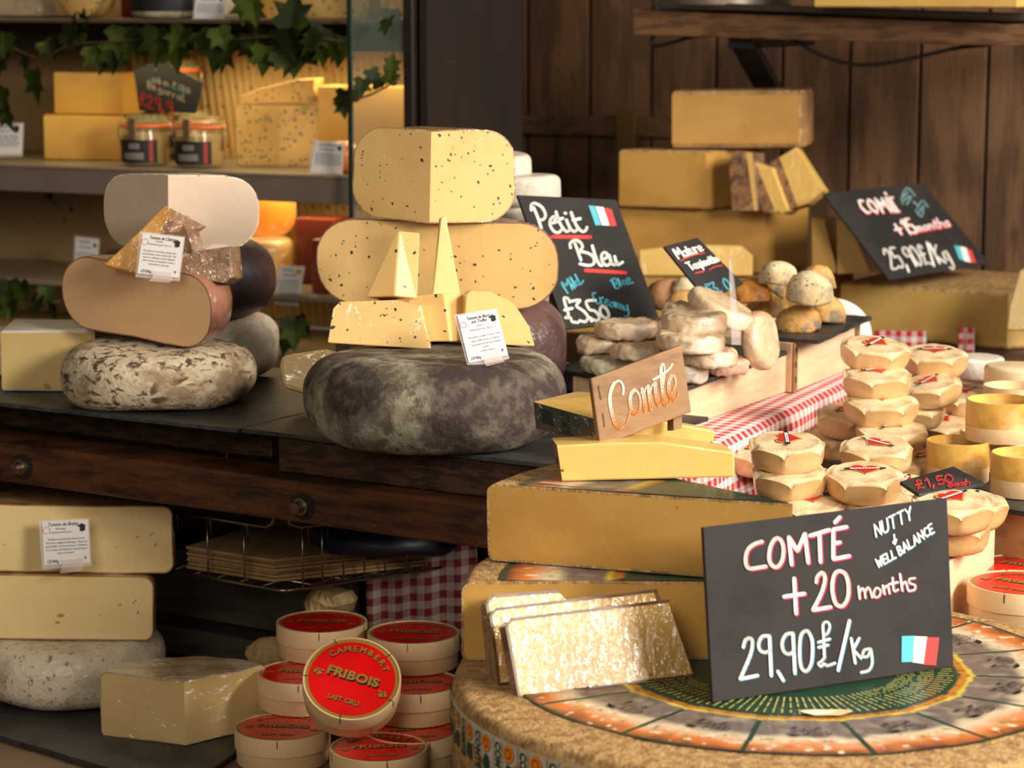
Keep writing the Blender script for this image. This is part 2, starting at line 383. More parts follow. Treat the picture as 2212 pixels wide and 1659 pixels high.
def stroke_text(txt, org, ex, ey, gap=.22):
    """letters from org, ex/ey: pixel vectors of one unit right / one unit down"""
    out = []; x = 0.0
    for ch in txt:
        g = SF.get(ch, []); wmax = .3
        for st in g:
            out.append([(org[0] + ex[0] * (x + p[0]) + ey[0] * p[1], org[1] + ex[1] * (x + p[0]) + ey[1] * p[1]) for p in st])
            wmax = max(wmax, max(p[0] for p in st))
        x += wmax + gap
    return out
def lettering(parent, name, strokes, wd, m, P, n, lift=.0008, curved=True, zo=(0, 0, 1), colf=None, shift=(0, 0)):
    """strokes in coordinates of a crop with origin zo[0:2] and scale zo[2]; wd in the same units"""
    b = MB(); ox, oy, sc = zo; cols = []
    def fm(x, y):
        if colf: cols.append(colf(x, y))
        return onplane(ox + (x + shift[0]) / sc, oy + (y + shift[1]) / sc, P, n) + n * lift
    for s in strokes: ribbon(b, s, wd, fm, curved)
    if colf: b.c = cols
    return b.build(name, m, parent, world=True)
def patch(parent, name, polys, m, P, n, lift=.0008, zo=(0, 0, 1)):
    b = MB(); ox, oy, sc = zo
    for q in polys: b.add([onplane(ox + x / sc, oy + y / sc, P, n) + n * lift for x, y in q], [tuple(range(len(q)))])
    return b.build(name, m, parent, world=True)
# --- printed text as mesh
_tc = {}
def text2d(body, shear=0, bold=0, spacing=1, line=1.0):
    key = (body, shear, bold, spacing)
    if key in _tc: return _tc[key]
    c = bpy.data.curves.new('text_curve', 'FONT'); c.body = body; c.align_x = 'CENTER'; c.align_y = 'CENTER'; c.shear = shear; c.offset = bold; c.space_character = spacing; c.space_line = line; c.resolution_u = 3
    o = bpy.data.objects.new('text_object', c); COL.objects.link(o); bpy.context.view_layer.update()
    me = bpy.data.meshes.new_from_object(o.evaluated_get(bpy.context.evaluated_depsgraph_get()))
    vv = [(v.co.x, v.co.y) for v in me.vertices]; r = (vv, [tuple(p.vertices) for p in me.polygons if all(abs(vv[i][1]) < 1.1 and abs(vv[i][0]) < .6 * len(body) + 1 for i in p.vertices)])
    r = ([v if abs(v[1]) < 1.1 and abs(v[0]) < .6 * len(body) + 1 else (0, 0) for v in vv], r[1])
    bpy.data.objects.remove(o); bpy.data.curves.remove(c); bpy.data.meshes.remove(me); _tc[key] = r
    return r
def text_on(b, body, size, fm, shear=0, bold=0, spacing=1, line=1.0, fit=None, mi=0):
    vs, fs = text2d(body, shear, bold, spacing, line)
    k = size; kx = size
    if fit:
        wdt = max(v[0] for v in vs) - min(v[0] for v in vs); kx = fit / wdt
    b.add([fm(x * kx, y * k) for x, y in vs], fs, mi)
FRANCE = [(-.1, 1), (.15, .8), (.5, .6), (.85, .45), (.7, 0), (.65, -.3), (.8, -.7), (.4, -.75), (.2, -.95), (-.5, -.8), (-.45, -.1), (-.6, .1), (-1, .3), (-.9, .5), (-.55, .45), (-.45, .75), (-.15, .65)]
def tag_card(name, label, quad, P, yaw, tilt, lines, group, price='', country='map', clip=True, small=False, holder=True):
    """white information card (photo quad tl,tr,br,bl) in a clear stand"""
    h, up, n = tilted_plane(P, yaw, tilt)
    t = thing(name, label, 'price tag', P, (0, 0, 0), group)
    tl, tr, br, bl = [Vector(q) for q in quad]
    W = lambda u, v: onplane(*((tl * (1 - u) + tr * u) * (1 - v) + (bl * (1 - u) + br * u) * v), P, n)
    asp = ((bl - tl).length) / ((tr - tl).length)
    plate(t, 'card', [W(0, 1), W(1, 1), W(1, 0), W(0, 0)], n, .0006, white_card, bevel=0)
    if holder:
        q = [W(-.05, 1.1), W(1.02, 1.08), W(1.02, -.03), W(-.08, -.04)]
        plate(t, 'holder', [p - n * .0012 for p in q], n, .0015, acrylic, bevel=.0003)
        if clip:
            c = t.children[-1]; q = [W(.38, 1.09), W(.85, 1.07), W(.85, .88), W(.38, .9)]
            plate(t, 'clip', [p + n * .002 for p in q], n, .0012, acrylic, bevel=.0004)
            b = MB(); q2 = [W(.38, 1.09), W(.85, 1.07)]; b.hexa([q2[0] + n * .002, q2[1] + n * .002, q2[1] + n * .014 - up * .004, q2[0] + n * .014 - up * .004], Vector((0, 0, -.0012))); b.build('foot', acrylic, t, world=True)
    b = MB(); b2 = MB()
    def fm(cu, cv): return lambda x, y: W(cu + x, cv - y / asp) + n * .0004
    for (txt, cu, cv, size, shear, bold, fit) in lines:
        if small:                                   # print too small and blurred to read: rows of word-long marks
            rnd = random.Random(int(cv * 100)); x = cu - fit / 2
            while x < cu + fit / 2:
                wl = rnd.uniform(.05, .13); (b if bold else b2).add([W(x + p, cv + q) + n * .0004 for p, q in ((0, .016), (wl, .016), (wl, -.016), (0, -.016))], [(0, 1, 2, 3)]); x += wl + .03
            continue
        text_on(b if bold else b2, txt, size, fm(cu, cv), shear=shear, bold=bold * .02, fit=fit)
    if price: text_on(b, price, .1, fm(.2, .93), shear=.25, bold=.012, fit=.26)
    b.build('heading', ink, t, world=True)
    if b2.v: b2.build('print', ink_grey if small else ink, t, world=True)
    b3 = MB()
    if country == 'map':
        b3.add([W(.86 + .1 * x, .17 - .1 * y / asp) + n * .0005 for x, y in FRANCE], [tuple(range(len(FRANCE)))]); b3.build('country_map', ink, t, world=True)
    elif country == 'flag':
        b3.add([W(u, v) + n * .0005 for u, v in ((.7, .08), (.92, .08), (.92, .2), (.7, .2))], [(0, 1, 2, 3)]); b3.build('flag', chalk_red, t, world=True)
        b3 = MB(); b3.add([W(u, v) + n * .0007 for u, v in ((.7, .11), (.92, .11), (.92, .17), (.7, .17))], [(0, 1, 2, 3)]); b3.build('flag_band', mat('flag_yellow', (226, 180, 40)), t, world=True)
    if not small:
        r = MB()
        for k in range(20):
            a, a2 = 2 * pi * k / 20, 2 * pi * (k + 1) / 20
            r.add([W(.09 + q * cos(z), .21 + q * sin(z) / asp) + n * .0005 for z in (a, a2) for q in (.07, .08)], [(0, 1, 3, 2)])
        r.build('ring_mark', chalk_pink, t, world=True)
        g = MB(); g.add([W(.9 + x, .88 + y) + n * .0005 for x, y in ((-.025, -.03), (.025, -.03), (.02, .0), (.005, .015), (-.005, .015), (-.02, 0))], [tuple(range(6))])
        g.add([W(.9 + x, .88 + y) + n * .0005 for x, y in ((-.004, .015), (.004, .015), (.004, .05), (-.004, .05))], [(0, 1, 2, 3)]); g.build('wine_mark', wine, t, world=True)
    return t
# ------------------------------------------------------------------ setting
b = MB(); b.add([(-6, -2, 0), (6, -2, 0), (6, 8, 0), (-6, 8, 0)], [(0, 1, 2, 3)])
setp(b.build('floor', mat('floor_concrete', (58, 52, 46), (46, 40, 36), scale=3, rough=.7)), kind='structure')
TH = radians(-27)
EX = Vector((cos(TH), sin(TH), 0)); EY = Vector((-sin(TH), cos(TH), 0)); EZ = Vector((0, 0, 1))
def inter(px, py, P, n): return onplane(px, py, P, n)
# plank wall behind the stall
WP = at(1400, 500, 4.95)
planks = mat('planks', (112, 80, 54), (84, 58, 38), scale=5, stretch=(3, 3, .7), rough=.62, bump=.25, bscale=26, bstretch=(6, 6, .6), c3=(72, 46, 26), scale3=9, lo3=.6, hi3=.75)
seams = [930, 1138, 1270, 1404, 1541, 1682, 1828, 1978, 2122, 2280, 2440]
b = MB()
for i in range(len(seams) - 1):
    p0 = inter(seams[i], 500, WP, EY); p1 = inter(seams[i + 1], 500, WP, EY)
    g = .0035; dz_ = .002 * (i % 3)
    q = [p0 + EX * g, p1 - EX * g]
    q = [Vector((q[0].x, q[0].y, .0)), Vector((q[1].x, q[1].y, .0)), Vector((q[1].x, q[1].y, 2.5)), Vector((q[0].x, q[0].y, 2.5))]
    b.hexa([v + EY * dz_ for v in q], EY * .018)
setp(b.build('wall_back', planks, bevel=.0015), kind='structure')
b = MB(); p0 = inter(880, 500, WP, EY) + EY * .03; p1 = inter(2500, 500, WP, EY) + EY * .03
b.hexa([Vector((p0.x, p0.y, 0)), Vector((p1.x, p1.y, 0)), Vector((p1.x, p1.y, 2.5)), Vector((p0.x, p0.y, 2.5))], EY * .02)
setp(b.build('wall_backing', black_metal), kind='structure')
# rail across the planks with a bracket
t = thing('wall_rail', 'weathered horizontal wooden batten fixed across the dark planks', 'batten', inter(1110, 270, WP, EY))
b = MB(); q = [inter(1112, 288, WP, EY), inter(1470, 296, WP, EY), inter(1470, 254, WP, EY), inter(1112, 248, WP, EY)]
b.hexa([p - EY * .022 for p in q], EY * .022); b.build('batten', mat('wood_grey', (112, 82, 54), (84, 60, 38), scale=12, stretch=(2, 2, 8), rough=.7), t, world=True, bevel=.001)
b = MB(); q = [inter(1345, 322, WP, EY), inter(1386, 322, WP, EY), inter(1386, 240, WP, EY), inter(1345, 240, WP, EY)]
b.hexa([p - EY * .034 for p in q], EY * .034); b.build('bracket', mat('brass_bracket', (112, 82, 42), rough=.6), t, world=True, bevel=.002)
# dark post between cabinet and planks
CA = Vector((-.913, 4.30, 0)); CT = radians(-25.5)
CX = Vector((cos(CT), sin(CT), 0)); CY = Vector((-sin(CT), cos(CT), 0))
def cab(x, y, z): return CA + CX * x + CY * y + EZ * z
b = MB(); q0 = onplane(893, 300, cab(0, -.02, 0), CY); q1 = onplane(908, 300, cab(0, -.02, 0), CY)
b.hexa([Vector((q0.x, q0.y, 0)) + CX * .013, Vector((q1.x, q1.y, 0)) + CX * .013, Vector((q1.x, q1.y, 2.5)) + CX * .013, Vector((q0.x, q0.y, 2.5)) + CX * .013], CY * .36)
setp(b.build('wall_side', mat('dark_panel', (30, 20, 14), (24, 16, 11), scale=5, stretch=(3, 3, .6), rough=.6, bump=.1, bscale=30, bstretch=(5, 5, .6))), kind='structure')
# ------------------------------------------------------------------ glass display cabinet on the left
t = thing('display_cabinet', 'lit display cabinet with shelves, ribbed perforated back and sliding glass', 'cabinet', CA)
CAB = t
xr = (Vector((q0.x, q0.y, 0)) - CA).dot(CX)          # right end
rear = .36
b = MB()                                              # ribbed back
nx = 260; x0, x1 = -.05, xr - .004; vs = []; fs = []
for i in range(nx + 1):
    x = x0 + (x1 - x0) * i / nx
    for (z, sl) in ((1.0, 0), (1.9, -.12)):
        vs.append(cab(x + sl, rear + .006 * cos(2 * pi * x / .0165), z))
for i in range(nx): fs.append((2 * i, 2 * i + 2, 2 * i + 3, 2 * i + 1))
b.add(vs, fs); b.build('back_panel', mat('back_yellow', (206, 170, 104), (190, 152, 88), scale=4, rough=.5), t, smooth=True, world=True)
bp = t.children[-1]; b = MB()
for i in range(28):
    for j in range(20):
        x = x0 + .02 + i * .033; z = 1.08 + j * .036; sl = -.12 * (z - 1.0) / .9
        c = cab(x + sl, rear - .0066, z)
        b.add([c + CX * .0024 * cos(k * pi / 3) + EZ * .0024 * sin(k * pi / 3) for k in range(6)], [tuple(range(6))])
o = b.build('perforation', ink, bp, world=True); setp(o, kind='stuff')
b = MB(); s0 = onplane(286, 250, cab(0, rear, 0), CY); sx_ = (s0 - CA).dot(CX)
b.hexa([cab(-.8, rear - .02, .9), cab(sx_, rear - .02, .9), cab(sx_, rear - .02, 2.0), cab(-.8, rear - .02, 2.0)], CY * .018)
b.build('back_board', mat('back_beige', (150, 122, 84), rough=.6), t, world=True)
def shelf(z, front, th, x_l=-.8, x_r=None, m=None, fz=.0, name='shelf'):
    b = MB(); x_r = xr if x_r is None else x_r
    b.hexa([cab(x_l, front, z - th), cab(x_r, front, z - th), cab(x_r, front, z), cab(x_l, front, z)], CY * (rear - front - .025))
    b.build(name, m or mat('shelf_laminate', (128, 112, 92), rough=.35), t, world=True, bevel=.0015)
shelf(1.312, 0, .006); shelf(1.568, .0, .007, m=mat('shelf_dark', (86, 70, 56), rough=.35)); shelf(1.10, .05, .009)
def fascia(z0, z1, front, m, name):
    b = MB(); b.hexa([cab(-.8, front, z0), cab(xr, front, z0), cab(xr, front, z1), cab(-.8, front, z1)], CY * .015); b.build(name, m, t, world=True, bevel=.001)
fascia(1.264, 1.306, .002, mat('fascia', (112, 98, 84), (104, 90, 76), scale=3, rough=.4), 'shelf_edge')
fascia(1.512, 1.561, .16, mat('valance_dark', (44, 32, 24), rough=.6), 'valance')
b = MB(); b.hexa([cab(-.8, .02, .9), cab(xr, .02, .9), cab(xr, .02, 1.0), cab(-.8, .02, 1.0)], CY * (rear - .05)); b.build('base', mat('cab_base', (120, 98, 66), rough=.5), t, world=True)
b = MB(); b.hexa([cab(-.8, .06, 0), cab(xr, .06, 0), cab(xr, .06, .9), cab(-.8, .06, .9)], CY * .3); b.build('plinth', wood_dark, t, world=True)
b = MB()
for px0, px1, m_ in ((871, 894, 0),):
    a0 = onplane(px0, 300, cab(0, -.03, 0), CY); a1 = onplane(px1, 300, cab(0, -.03, 0), CY)
    b.hexa([Vector((a0.x, a0.y, .9)), Vector((a1.x, a1.y, .9)), Vector((a1.x, a1.y, 2.0)), Vector((a0.x, a0.y, 2.0))], CY * .04)
b.build('post', mat('post_metal', (64, 54, 50), rough=.3, metal=.7), t, world=True, bevel=.003)
b = MB(); a0 = onplane(760, 300, cab(0, -.028, 0), CY); a1 = onplane(872, 300, cab(0, -.028, 0), CY)
b.hexa([Vector((a0.x, a0.y, 1.16)), Vector((a1.x, a1.y, 1.16)), Vector((a1.x, a1.y, 2.0)), Vector((a0.x, a0.y, 2.0))], CY * .006)
pane = b.build('glass_pane', glass, t, world=True)
b = MB(); e = CX * -.007
b.hexa([Vector((a0.x, a0.y, 1.16)) + e, Vector((a0.x, a0.y, 1.16)), Vector((a0.x, a0.y, 2.0)), Vector((a0.x, a0.y, 2.0)) + e], CY * .006); b.build('glass_edge', glass_edge, pane, world=True)
b = MB(); b.hexa([cab(-.8, -.02, 1.95), cab(xr, -.02, 1.95), cab(xr, -.02, 2.0), cab(-.8, -.02, 2.0)], CY * .5); b.build('top', wood_dark, t, world=True)
b = MB(); b.hexa([cab(xr + .0, .0, .9), cab(xr + .012, .0, .9), cab(xr + .012, .0, 2.0), cab(xr, .0, 2.0)], CY * rear); b.build('side_panel', mat('side_beige', (128, 104, 70), rough=.6), t, world=True)
for (x, y, z, pw, lx) in ((.52, .07, 1.50, .5, .7), (.55, .2, 1.50, 1.5, .6), (.1, .07, 1.50, .35, .5), (.48, .20, 1.255, 1.0, .6), (.1, .2, 1.85, 1.5, 1.2), (.3, .15, 1.085, .3, .9)):
    c = cab(x, y, z); o = area('cabinet_lamp', c, c - EZ + CY * .25, lx, pw, (1.0, .79, .42), sy=.05); o.rotation_euler = (0, 0, CT)
# ------------------------------------------------------------------ wooden counter under the left slates
A0 = onz(0, 1040, 1.0); B0 = onz(1000, 1180, 1.0); BT = atan2(B0.y - A0.y, B0.x - A0.x)
BX = Vector((cos(BT), sin(BT), 0)); BY = Vector((-sin(BT), cos(BT), 0))
def ctr(x, y, z): return Vector((A0.x, A0.y, 0)) + BX * x + BY * y + EZ * z
LB = (B0 - A0).length
t = thing('wooden_counter', 'dark brown wooden counter with bolted front beam under the tall cheese stacks', 'counter', ctr(0, 0, 0))
def cbox(name, x0, x1, y0, y1, z0, z1, m, bev=.002):
    b = MB(); b.hexa([ctr(x0, y0, z0), ctr(x1, y0, z0), ctr(x1, y0, z1), ctr(x0, y0, z1)], BY * (y1 - y0)); return b.build(name, m, t, world=True, bevel=bev)
cbox('front_beam', -.6, LB + .045, 0, .075, 1.0, 1.050, wood_beam, .004)
cbox('riser', LB * .6, LB * 1.10, .03, .10, 1.051, 1.093, wood_dark); cbox('riser', -.3, LB * .52, .09, .13, 1.051, 1.093, wood_dark)
cbox('top_board', -.6, LB * .9, .13, .46, 1.06, 1.093, wood_dark)
cbox('back_panel', -.6, LB * .88, .44, .455, .7155, 1.058, wood_dark)
cbox('leg', -.5, -.44, .3, .36, 0, 1.06, wood_dark); cbox('leg', LB + .0, LB + .04, .14, .18, 0, 1.06, wood_dark)
for px, py in ((50, 1008), (655, 1093)):
    c = onplane(px, py, ctr(0, 0, 0), BY); b = MB()
    def disc(b, c, r0, r1, d0, d1, n=20):
        ring = lambda r, d: [c + (BX * cos(2 * pi * k / n) + EZ * sin(2 * pi * k / n)) * r - BY * d for k in range(n)]
        b.add(ring(r0, d0) + ring(r1, d1), [(k, (k + 1) % n, n + (k + 1) % n, n + k) for k in range(n)])
    b.add([c + (BX * cos(2 * pi * k / 20) + EZ * sin(2 * pi * k / 20)) * .0165 - BY * .0012 for k in range(20)], [tuple(range(20))]); hole = b.build('bolt_shade_disc', mat('recess_shade', (18, 12, 9), rough=.8), t, world=True)  # flat disc on the beam face; a sunk hole's shade is its dark colour
    b = MB(); disc(b, c, .0105, .0105, .001, .007); disc(b, c, .0105, .0075, .007, .0075); disc(b, c, .0075, .0065, .0075, .018); disc(b, c, .0065, 0, .018, .019)
    b.build('bolt', mat('bolt_steel', (150, 132, 112), rough=.35, metal=1), t, smooth=True, angle=40, world=True)
def slab_poly(name, label, pts, z, th, m, cat='slate', jag=0.0, seed=0, group=None):
    """thin board through world points on the level z"""
    c = sum((Vector(p) for p in pts), Vector()) / len(pts); c.z = z - th
    t = thing(name, label, cat, c, group=group); rnd = random.Random(seed); poly = []
    for i in range(len(pts)):
        a, b_ = Vector(pts[i]), Vector(pts[(i + 1) % len(pts)]); k = max(1, int((b_ - a).length / .012)) if jag else 1
        for j in range(k):
            p = a.lerp(b_, j / k) + Vector((rnd.uniform(-1, 1), rnd.uniform(-1, 1), 0)) * (jag if j else 0); poly.append((p.x - c.x, p.y - c.y))
    b = MB(); b.prism(poly, 0, th); b.build('board', m, t, bevel=.0008); return t
s0, s1 = onz(-170, 850, 1.1), onz(512, 926, 1.1); s2 = s1 + BY * .34; s3 = s0 + BY * .34
slab_poly('slate_board', 'dark slate with chipped corner under the pale mottled wheel', [s0, s1, s2, s3], 1.1, .0055, slate, jag=.0012, seed=1)
s0, s1 = onz(521, 925, 1.1), onz(1205, 1004, 1.1)
slab_poly('slate_board', 'dark slate under the large dark grey mottled wheel', [s0, s1, s1 + BY * .36, s0 + BY * .36], 1.1, .0055, slate, jag=.001, seed=2)
# ------------------------------------------------------------------ lower left table
stripes = mat('striped_cloth', (112, 90, 64), (96, 76, 54), scale=6, rough=.85)
b = MB(); t = thing('lower_table', 'low table with striped tan cloth under camembert boxes and slate', 'table', (-.5, 2.7, 0))
b.add([(-1.3, 2.25, .714), (-.02, 2.25, .714), (-.02, 3.22, .714), (-1.3, 3.22, .714), (-1.3, 2.25, .55), (-.02, 2.25, .55), (-.02, 3.22, .55), (-1.3, 3.22, .55)], [(0, 1, 2, 3), (4, 5, 1, 0), (5, 6, 2, 1), (6, 7, 3, 2), (7, 4, 0, 3)]); b.build('cloth', stripes, t, world=True)
b = MB()
for k in range(26):
    x = -1.25 + k * .048; b.hexa([(x, 2.249, .7146), (x + .004, 2.249, .7146), (x + .4, 2.6, .7146), (x + .396, 2.6, .7146)] if x < -.5 else [(x, 2.25, .7146), (x + .004, 2.25, .7146), (x + .004, 3.2, .7146), (x, 3.2, .7146)], (0, 0, -.001))
b.build('stripe', mat('stripe_red', (140, 50, 38), rough=.85), t.children[0], world=True)
for x, y in ((-1.2, 2.35), (-.1, 2.35), (-1.2, 3.1), (-.1, 3.1)):
    b = MB(); b.box(x - .03, x + .03, y - .03, y + .03, 0, .56); b.build('leg', wood_dark, t, world=True)
ZL = .722
s = [onz(-110, 1556, ZL), onz(395, 1706, ZL), onz(560, 1590, ZL)]; s.append(s[0] + (s[2] - s[1]) * 1.6); s[2] = s[1] + (s[2] - s[1]) * 1.6
slab_poly('slate_board', 'dark slate under the white mottled wheel and wrapped wedge at lower left', s, ZL, .0075, slate, jag=.0012, seed=3)
# drawers behind
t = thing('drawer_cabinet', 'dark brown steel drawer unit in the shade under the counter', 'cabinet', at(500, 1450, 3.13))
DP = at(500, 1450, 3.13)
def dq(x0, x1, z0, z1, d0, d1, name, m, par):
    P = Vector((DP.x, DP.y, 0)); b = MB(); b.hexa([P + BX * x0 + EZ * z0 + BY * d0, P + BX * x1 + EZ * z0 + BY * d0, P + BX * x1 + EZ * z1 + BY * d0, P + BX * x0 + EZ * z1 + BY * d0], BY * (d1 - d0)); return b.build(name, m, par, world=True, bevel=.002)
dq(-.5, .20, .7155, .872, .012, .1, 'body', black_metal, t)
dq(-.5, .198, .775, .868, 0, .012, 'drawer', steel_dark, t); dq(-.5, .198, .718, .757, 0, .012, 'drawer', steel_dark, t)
# wire basket hanging under the counter
ZB, ZT = .885, .962
K0, K1, K2 = onz(366, 1233, ZB), onz(612, 1277, ZB), onz(985, 1221, ZB)
t = thing('wire_basket', 'steel wire basket hung under the bolted beam', 'basket', K1)
def arc_corner(a, c, b_, r=.012, n=5):
    d1 = (a - c).normalized(); d2 = (b_ - c).normalized(); p1 = c + d1 * r; p2 = c + d2 * r
    return [p1.lerp(c, k / n).lerp(c.lerp(p2, k / n), k / n) for k in range(n + 1)]
back = BY * .22
b = MB(); b.tube([K0] + arc_corner(K0, K1, K2) + [K2], .0022, 8); b.tube([K0, K0 + back * .8, K2 + back * .3, K2], .0022, 8); b.build('bottom_rim', steel, t, smooth=True, world=True)
up_ = EZ * (ZT - ZB); b = MB()
T0, T1, T2 = K0 + up_, K1 + up_, K2 + up_
b.tube([T0, T0.lerp(T1, .86), T0.lerp(T1, .92) + EZ * .006, T0.lerp(T1, .95) + EZ * .03], .0022, 8); b.tube([T1.lerp(T2, .02) + EZ * .03, T1.lerp(T2, .04) + EZ * .006, T1.lerp(T2, .1), T2], .0022, 8); b.build('top_rim', steel, t, smooth=True, world=True)
for f in (.05, .35, .67): 
    b = MB(); p = K0.lerp(K1, f); b.tube([p + back * .25, p, p + EZ * (ZT - ZB + .004), p + EZ * (ZT - ZB) + BY * .006, p + EZ * (ZT - ZB - .026) + BY * .008], .0015, 6); b.build('wire', steel, t, smooth=True, world=True)
for f in (.11, .22, .34, .46, .58, .70, .81, .92):
    b = MB(); p = K1.lerp(K2, f); b.tube([p + back * .5, p, p + EZ * (ZT - ZB), p + EZ * (ZT - ZB) + BY * .01, p + EZ * (ZT - ZB - .024) + BY * .014], .0015, 6); b.build('wire', steel, t, smooth=True, world=True)
b = MB()
for f in (.2, .4, .6, .8): b.tube([K0.lerp(K1, f), K0.lerp(K1, f) + back], .0012, 6); b.tube([K0 + back * f, (K1.lerp(K2, f))], .0012, 6)
b.build('base_wire', steel, t, smooth=True, world=True)
for f in (.05, .95):
    b = MB(); p = K0.lerp(K1, f) + back * .5; b.tube([p + up_, Vector((p.x, p.y, 1.06))], .002, 6); b.build('hanger', steel, t, smooth=True, world=True)
t = thing('cardboard_stack', 'stack of flattened tan cardboard sheets lying in the wire basket', 'cardboard', K1 + EZ * .004)
b = MB()
for k in range(7):
    z = .0035 + k * .0042; o_ = Vector((.002 * (k % 2), .003 * ((k * 7) % 3), 0)); a_, c_, d_ = K0.lerp(K1, .1), K1 + (K0 - K1).normalized() * .06, K1.lerp(K2, .85)
    q = [a_ + BY * .012 + o_, K1 + BY * .02 - BX * .03 + o_, K1.lerp(K2, .8) + BY * .012 + o_, a_ + back * .9 + o_]
    b.hexa([p + EZ * z for p in q], EZ * .0032)
b.build('sheet', mat('cardboard', (150, 118, 78), (132, 100, 64), scale=12, rough=.8), t, world=True)
b = MB(); t = thing('blue_bag', 'dark blue bag slumped in the wire basket behind the beam', 'bag', K1.lerp(K2, .45) + BY * .06 + EZ * .033)
b.lathe([(0, .05), (.04, .046), (.09, .03), (.105, .012), (.09, 0), (0, 0)], 28); b.displace(.012, 18); b.build('body', mat('blue_cloth', (12, 13, 30), rough=.5), t, smooth=True)
# gingham cloth hanging at the corner below the counter
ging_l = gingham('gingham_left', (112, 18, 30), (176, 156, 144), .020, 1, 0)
def cloth(name, label, pts_top, drop, m, folds=.006, nf=5, nu=60, nv=12, out=None, parent=None, flare=0):
    """hanging cloth from a top polyline, uv in metres"""
    me_v = []; fs = []; uv = []
    L = [0]
    for i in range(1, len(pts_top)): L.append(L[-1] + (pts_top[i] - pts_top[i - 1]).length)
    for i in range(nu + 1):
        s_ = L[-1] * i / nu; k = max(j for j in range(len(L) - 1) if L[j] <= s_ + 1e-9); f = (s_ - L[k]) / (L[k + 1] - L[k]); p = pts_top[k].lerp(pts_top[k + 1], f)
        for j in range(nv + 1):
            d = drop * j / nv; a = folds * (j / nv) ** .7 * sin(2 * pi * nf * i / nu + .8 * sin(5 * i / nu))
            me_v.append(p + Vector((0, 0, -d)) + out * (a + flare * d)); uv.append((s_ * 1.0, d))
    for i in range(nu):
        for j in range(nv): fs.append((i * (nv + 1) + j, i * (nv + 1) + j + 1, (i + 1) * (nv + 1) + j + 1, (i + 1) * (nv + 1) + j))
    me = bpy.data.meshes.new(name); me.from_pydata([tuple(v) for v in me_v], [], fs); l = me.uv_layers.new(name='UVMap')
    for lp in me.loops: l.data[lp.index].uv = uv[lp.vertex_index]
    me.materials.append(m); me.polygons.foreach_set('use_smooth', [True] * len(me.polygons))
    o = bpy.data.objects.new(name, me); COL.objects.link(o)
    if label: setp(o, label, 'tablecloth')
    md = o.modifiers.new('cloth', 'SOLIDIFY'); md.thickness = .0012
    return o
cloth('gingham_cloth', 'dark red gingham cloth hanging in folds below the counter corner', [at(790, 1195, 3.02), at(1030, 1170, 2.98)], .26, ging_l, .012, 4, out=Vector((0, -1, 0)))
paperbag = mat('brown_paper', (190, 158, 108), (160, 126, 80), scale=14, rough=.6, bump=.6, bscale=50)
for nm, px, py, Y, r, h, lab in (('paper_bag', 715, 1315, 3.04, .034, .045, 'crumpled tan paper bag in the shade below the wire basket'), ('paper_bag', 600, 1425, 2.98, .04, .04, 'folded tan paper bag edge beside the camembert boxes')):
    p = at(px, py, Y); t = thing(nm, lab, 'paper bag', (p.x, p.y, .714))
    top = p.z - .714 + h * .3
    b = MB(); b.lathe([(0, top + h * .4), (r * .7, top + h * .3), (r, top), (r * .8, top - h * .4), (r * .9, 0), (0, 0)], 22); b.displace(.016, 30, px); b.build('bag', paperbag, t, smooth=False)
# ------------------------------------------------------------------ right hand tables
t = thing('market_table', 'wooden market table carrying the big uncut cheese wheel', 'table', (.5, 2.5, 0))
b = MB(); b.prism([(-.02, 1.84), (.95, 1.78), (1.35, 3.3), (.60, 3.78), (.40, 3.7), (.22, 3.3), (.05, 2.62)], .872, .9); b.build('top', wood_dark, t, world=True)
b = MB(); b.prism([(.0, 1.87), (.93, 1.81), (.93, 1.84), (.03, 1.9)], .74, .872); b.build('apron', wood_dark, t, world=True)
for x, y in ((.06, 1.95), (.88, 1.9), (1.2, 3.2), (.5, 3.4)):
    b = MB(); b.box(x - .03, x + .03, y - .03, y + .03, 0, .872); b.build('leg', wood_dark, t, world=True)
